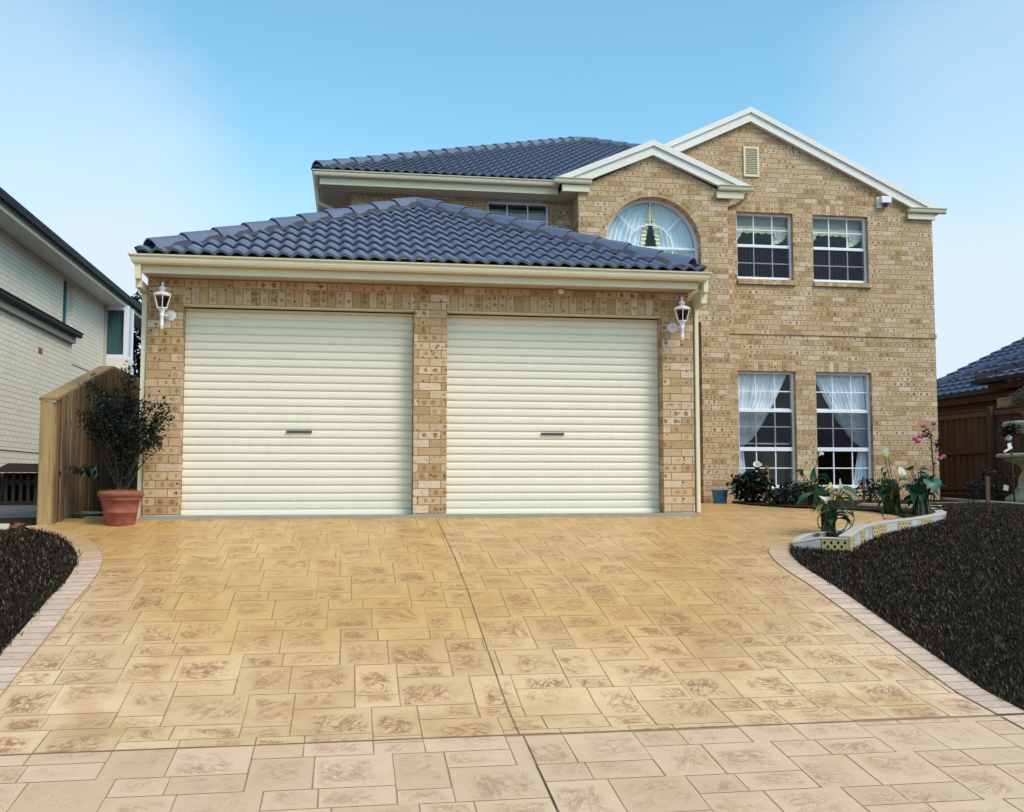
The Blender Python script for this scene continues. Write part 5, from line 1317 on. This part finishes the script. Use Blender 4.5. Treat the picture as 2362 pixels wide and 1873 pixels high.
stake(8.408, 4.2, -.02, .57, .05, 'stake', 'yellow brown timber stake in the dark bush under the left window')
stake(9.62, 3.5, -.02, .40, .035, 'redstake', 'short reddish stake below the right ground floor window')
stake(11.10, 2.7, -.02, .40, .055, 'redstake', 'reddish brown stake beside the fountain bed kerb')

def bloom(mb, c, r, rg):
    """rose head: overlapping cupped petals all round a ball"""
    c = Vector(c)
    for k in range(26):
        z = 1 - 1.7 * (k + .5) / 26; a = k * 2.4; q = math.sqrt(max(0, 1 - z * z)); d = Vector((q * math.cos(a), q * math.sin(a), z))
        s = d.cross(Vector((.1, .2, 1))).normalized(); up = s.cross(d); R_ = r * (.72 + .28 * (1 - abs(z))) * rg.uniform(.85, 1.1); mb.cur = float(rg.randint(0, 50))
        p = c + d * R_ * .8
        mb.add([p - s * r * .42 - up * r * .3 - d * r * .2, p + s * r * .42 - up * r * .3 - d * r * .2, p + s * r * .36 + up * r * .38 + d * r * .12, p - s * r * .36 + up * r * .38 + d * r * .12, p], [(0, 1, 4), (1, 2, 4), (2, 3, 4), (3, 0, 4)], True)
T = thing('standard_rose', (11.59, 4.9, 0), 'pink flowered standard rose at the right brick corner', 'rose'); rg = random.Random(8)
st, fo, bl = MB(), MB(), MB(); st.tube([(11.59, 4.9, -.03), (11.60, 4.9, .5), (11.57, 4.9, 1.07)], .013, 7)
for c in ((11.41, 4.85, 1.235), (11.60, 4.85, 1.277), (11.24, 4.82, 1.02), (11.29, 4.82, .975), (11.345, 4.85, 1.058), (11.73, 4.8, .725), (11.66, 4.8, .695)):
    q = Vector(c); st.tube([(11.575, 4.9, 1.05 if c[2] > .9 else .98), Vector((11.575, 4.9, 1.05)).lerp(q, .5) + Vector((0, 0, .05)), q], .0035, 5, False); bloom(bl, q, .048, rg)
clump(fo, (11.47, 4.87, 1.11), (.11, .06, .06), 60, rg, .045, .016); clump(fo, (11.67, 4.87, .93), (.06, .05, .12), 70, rg, .045, .016)
st.build('stem', 'bark', T); fo.build('foliage', 'leafdark', T, fix=False); bl.build('blossom', 'pink', T, fix=False)
mb = MB(); mb.tube([(11.585, 4.885, .52), (11.57, 4.87, .58), (11.60, 4.87, .63), (11.59, 4.885, .55)], .012, 6); mb.build('tie', surf('violet tie', (.22,.16,.45), .5), T)
T = thing('standard_rose', (11.25, 2.36, 0), 'thin standard rose with cream bud and white tag before the fountain', 'rose')
st, fo, bl, tg = MB(), MB(), MB(), MB(); x, y = 11.27, 2.36; st.tube([(x, y, -.03), (x - .01, y, .45), (x - .03, y, 1.0)], [.013, .011, .010], 7)
clump(fo, (x - .01, y, 1.07), (.14, .12, .085), 190, rg, .05, .018, .5); clump(fo, (x - .10, y - .03, 1.0), (.06, .06, .06), 60, rg, .05, .018, .5); bloom(bl, (x - .10, y - .06, .92), .050, rg); bloom(bl, (x - .095, y - .06, .95), .035, rg)
tg.obox((x - .06, y - .02, .82), (.028, 0, .008), (0, .001, 0), (-.008, 0, .045)); tg.obox((x - .09, y - .03, .775), (.065, 0, .035), (0, .0015, 0), (-.006, 0, .012))
st.build('stem', 'bark', T); fo.build('foliage', 'leafdark', T, fix=False); bl.build('blossom', 'cream_rose', T, fix=False); tg.build('tag', 'paper', T)
T = thing('arched_rose', (11.25, 2.9, 0), 'thin rose cane arching over the reddish stake with a pale tag', 'rose')
st, fo, tg = MB(), MB(), MB(); q = smooth([(11.05, .0), (11.03, .30), (11.12, .46), (11.30, .47), (11.45, .38), (11.5, .28)], 2); st.tube([(a, 2.85, b_) for a, b_ in q], .006, 6, False)
for a, b_ in q[4:]:
    clump(fo, (a, 2.85, b_), (.045, .04, .04), 14, rg, .045, .016)
clump(fo, (11.62, 2.9, .42), (.05, .04, .05), 30, rg, .04, .015)
tg.obox((11.45, 2.8, .235), (.038, 0, -.008), (0, .0015, 0), (.008, 0, .038)); st.build('cane', 'bark', T); fo.build('foliage', 'leafdark', T, fix=False); tg.build('tag', 'castconc', T)

# ------------------------------------------------------------------ fountain
FX, FY = 12.80, 3.75
T = thing('fountain', (FX, FY, 0), 'tiered pale concrete garden fountain with fluted pedestal at the right edge', 'fountain')
mb = MB(); mb.lathe([(.60, -.04), (.60, .05), (.585, .075), (.50, .12), (.46, .14), (.46, .20), (.44, .21)], (FX, FY, 0), 8, False); mb.build('plinth', 'castconc', T, bevel=.01)
mb = MB(); mb.lathe([(.43, .211), (.42, .235), (.40, .25), (.375, .38), (.33, .50), (.34, .52), (.36, .54), (.35, .56), (.44, .60), (.56, .65), (.60, .69)], (FX, FY, 0), 96, True, lambda k, z: 1 + (.035 * math.cos(k * PI / 4) if .25 < z < .5 else 0)); mb.build('pedestal', 'castconc', T)
mb = MB(); mb.lathe([(.60, .691), (.69, .70), (.705, .72), (.70, .75), (.68, .76), (.62, .745), (.5, .71), (.2, .70)], (FX, FY, 0), 64); mb.build('lower_bowl', 'castconc', T)
mb = MB(); mb.lathe([(.30, .70), (.30, .76), (.24, .80), (.25, .95), (.29, 1.08), (.33, 1.10), (.42, 1.13), (.54, 1.16)], (FX, FY, 0), 64); mb.build('column', 'castconc', T)
mb = MB(); mb.lathe([(.54, 1.161), (.585, 1.18), (.60, 1.22), (.575, 1.262), (.53, 1.262), (.45, 1.23), (.1, 1.22)], (FX, FY, 0), 64); mb.build('upper_bowl', 'castconc', T)
T = thing('flower_pot', (FX - .30, FY - .1, 1.23), 'small red clay pot standing in the upper fountain bowl', 'plant pot')
mb = MB(); mb.lathe([(.12, 1.24), (.15, 1.37), (.17, 1.375), (.17, 1.40), (.155, 1.40), (.14, 1.38)], (FX - .26, FY - .1, 0), 28); mb.build('pot_body', 'terra', T)
T = thing('fern', (FX - .26, FY - .1, 1.38), 'arching fern in the red pot on the fountain', 'fern'); st, fo = MB(), MB(); rg = random.Random(14)
for k in range(22):
    a = rg.uniform(1.6, 4.9) if k < 15 else rg.uniform(0, 6.28); L = rg.uniform(.30, .52); pts = []
    dx, dy = math.cos(a), math.sin(a) * .6; rise = rg.uniform(.10, .34)
    for i in range(9):
        u = i / 8; pts.append(Vector((FX - .26 + dx * L * u, FY - .1 + dy * L * u, 1.38 + rise * math.sin(u * 2.4) * 1.25)))
    st.tube(pts, .003, 5, False)
    for i in range(1, 9):
        for sgn in (-1, 1):
            for _ in range(3): leaf(fo, pts[i].lerp(pts[i - 1], rg.random()), rg, .06, .006, .2, (-dy * sgn * 1.2, dx * sgn * 1.2, -.5))
st.tube([(FX - .36, FY - .2, 1.4), (FX - .40, FY - .2, 1.7), (FX - .42, FY - .2, 1.93)], [.006, .006, .012], 6); st.build('stem', 'stemdry', T, fix=False); fo.build('foliage', leaf_mat('fern leaf', (.012,.03,.018), (.05,.085,.055), .5, .15), T, fix=False)

# ------------------------------------------------------------------ right fence and neighbour
F = thing('paling_fence', (13.4, 5, 0), 'dark brown paling fence with top and middle rails behind the fountain', 'fence')
fx = 13.45; rg = random.Random(17); mb = MB(); y = -1.5; i = 0
while y < 14:
    i += 1; mb.cur = float(i); w_ = rg.uniform(.098, .108); off = 0 if i % 2 else .013
    mb.box(fx + off, fx + off + .013, y, y + w_ + (.01 if i % 2 else 0), .10 + rg.uniform(-.012, .012), 1.60); y += w_ - .004
mb.build('paling', 'brownpal', F)
mb = MB(); mb.cur = 4; mb.box(fx - .045, fx - .002, -1.5, 14, 1.50, 1.585); mb.cur = 5; mb.box(fx - .06, fx - .002, -1.5, 14, .83, .90); mb.cur = 7; mb.box(fx - .045, fx + .04, -1.5, 14, 1.601, 1.63); mb.cur = 6; mb.box(fx - .03, fx - .002, -1.5, 14, .16, .22); mb.build('rail', 'brownpal', F)
for yp in (.4, 3.2, 5.95, 8.7, 11.4):
    mb = MB(); mb.cur = yp; mb.box(fx - .12, fx - .061, yp - .06, yp + .06, -.05, 1.66); mb.build('post', 'brownpal', F, bevel=.004)
mb = MB(); mb.box(fx, fx + .03, -1.5, 14, -.05, .088); mb.build('gravel_board', 'darkwood', F)

Q = thing('neighbouring_house', (16, 6, 0), 'low brick house with blue grey tiled roof behind the right brown fence', 'house')
rx, rz, rp = 15.5, 2.29, .46
yc_ = 13.1
roof_face((rx, -1, rz), (0, 1, 0), (1, 0, rp), yc_ + 1.0, 5.2, [((rx, yc_, 0), (-1, 1, 0)), ((0, yc_, 0), (0, 1, 0)) ], 'main_roof', Q, 'nroof', .30, .34, .018, .03, 6)
capping((rx + .05, yc_ - .05, rz + .06), (rx + 4.6, yc_ - 4.6, rz + 4.6 * rp + .06), 'hip_capping', Q, 'nroof')
mb = MB(); mb.box(rx - .10, rx + .03, -1, yc_, rz - .10, rz + .0); mb.build('gutter', 'lead', Q)
mb = MB(); mb.box(rx + .0, rx + .45, -1, yc_, rz - .22, rz - .19); mb.box(rx - .02, rx + .02, -1, yc_, rz - .26, rz - .10); mb.build('eave_beam', 'redstake', Q)
mb = MB(); mb.box(rx + .46, rx + .66, -1, yc_ - .4, -.1, rz - .19); mb.build('side_wall', 'tanbrick', Q)
mb = MB(); mb.box(rx - .25, rx + .10, 8.05, 8.5, 0, 2.03); mb.build('brick_pier', 'brick', Q)
# projecting roof nearer the street
px_, pz_ = 13.95, 2.245
roof_face((px_, -1, pz_), (0, 1, 0), (1, 0, .34), 8.35, 2.6, [((px_, 7.2, 0), (-.5, 1, 0)), ((0, 7.2, 0), (0, 1, 0))], 'porch_roof', Q, 'nroof', .30, .34, .018, .03, 6)
capping((px_ + .02, 7.15, pz_ + .04), (px_ + 2.3, 6.1, pz_ + 2.3 * .34 + .04), 'hip_capping', Q, 'lead', w=.09)
mb = MB(); mb.box(px_ - .09, px_ + .03, -1, 7.25, pz_ - .07, pz_ + .01); mb.box(px_ + .03, px_ + 1.4, 7.0, 7.25, pz_ - .07, pz_ - .01); mb.build('porch_gutter', 'lead', Q)
mb = MB(); mb.box(px_ + .1, px_ + .9, -1, 7.0, pz_ - .20, pz_ - .075); mb.build('porch_beam', 'redstake', Q)
mb = MB(); mb.box(px_ + .85, px_ + .95, -1, 6.9, -.1, pz_ - .2); mb.build('porch_wall', 'tanbrick', Q)

# far tree seen between the neighbour and the garage
T = thing('garden_tree', (-3.9, 21, 0), 'dark leafy tree far behind between the pale house and the garage', 'tree'); rg = random.Random(4)
st, fo = MB(), MB(); st.tube([(-3.9, 21, -.1), (-3.95, 21, 1.6), (-3.8, 21, 3.4)], [.16, .12, .06], 8)
for k in range(46):
    a = rg.random() * 6.283; r = rg.uniform(.2, 1.5); tp = Vector((-3.9 + r * math.cos(a), 21 + r * math.sin(a), rg.uniform(2.0, 5.6)))
    st.tube([(-3.9, 21, 1.6), (lerp(-3.9, tp.x, .5), lerp(21, tp.y, .5), tp.z * .85), tp], [.04, .025, .01], 5, False); clump(fo, tp, (.42, .42, .34), 210, rg, .12, .04, .2)
st.build('trunk', 'bark', T, fix=False); fo.build('crown', 'leafdark', T, fix=False)

# ------------------------------------------------------------------ sky, sun, camera
SUN_EL, SUN_AZ = 47, 138        # azimuth clockwise from +Y: behind the camera, a little to the right
w = bpy.data.worlds.new('World'); sc.world = w; w.use_nodes = True; t = NT(w.node_tree)
out = t.node('ShaderNodeOutputWorld'); bg = t.node('ShaderNodeBackground'); sky = t.node('ShaderNodeTexSky', sky_type='NISHITA')
sky.sun_disc = False; sky.sun_elevation = R(SUN_EL); sky.sun_rotation = R(SUN_AZ); sky.air_density = 1.0; sky.dust_density = 1.6; sky.ozone_density = 1.2; sky.altitude = 0
g = E(t, t.node('ShaderNodeTexCoord').outputs['Generated']); gx, gy, gzz = t.sep(g)
cl = t.noise(t.xyz(gx * 1.0, gy * 1.0, gzz * 2.6), 1.7, 5, .55, .3)
band_ = (1 - t.sstep(gzz, .12, .40))
def patch(az, el, r0, r1):      # a bank of thin high cloud in one direction
    d = (math.sin(R(az)) * math.cos(R(el)), math.cos(R(az)) * math.cos(R(el)), math.sin(R(el)))
    return t.sstep(gx * d[0] + gy * d[1] + gzz * d[2] + (cl - .5) * .05, math.cos(R(r1)), math.cos(R(r0)))
cloud = .05 + t.sstep(cl, .42, .72) * band_ * .45 + (1 - t.sstep(gzz, .02, .33)) * .72 + patch(-21, 15, 2, 15) * .45 + patch(40, 14, 2, 17) * .40
skyc = t.mix(1.0, E(t, sky.outputs[0]), (.95, 1.50, 1.42), 'MULTIPLY')
col = t.mix(cloud.min(1), skyc, (4.35, 5.15, 5.75))
t.link(col, bg.inputs[0]); bg.inputs[1].default_value = .13
w.node_tree.links.new(bg.outputs[0], out.inputs[0])
sd = bpy.data.lights.new('sun', 'SUN'); sd.energy = 1.7; sd.angle = R(20); sd.color = (1, .82, .72)
so = bpy.data.objects.new('sun', sd); COL.objects.link(so)
dirv = Vector((math.sin(R(SUN_AZ)) * math.cos(R(SUN_EL)), math.cos(R(SUN_AZ)) * math.cos(R(SUN_EL)), math.sin(R(SUN_EL))))
so.rotation_euler = dirv.to_track_quat('Z', 'Y').to_euler()

cd = bpy.data.cameras.new('camera'); cd.sensor_width = 36; cd.lens = 2366.78 / 2362 * 36; cd.clip_end = 2000; cd.clip_start = .05
co = bpy.data.objects.new('camera', cd); COL.objects.link(co)
pitch, yaw = .0724, .1575
co.location = (2.0447, -10.8022, .3428); co.rotation_euler = (PI / 2 + pitch, .0003, -yaw)
sc.camera = co
sc.view_settings.view_transform = 'Standard'; sc.view_settings.look = 'None'; sc.view_settings.gamma = 1; sc.view_settings.exposure = .40
sc.cycles.max_bounces = 8; sc.cycles.transparent_max_bounces = 12
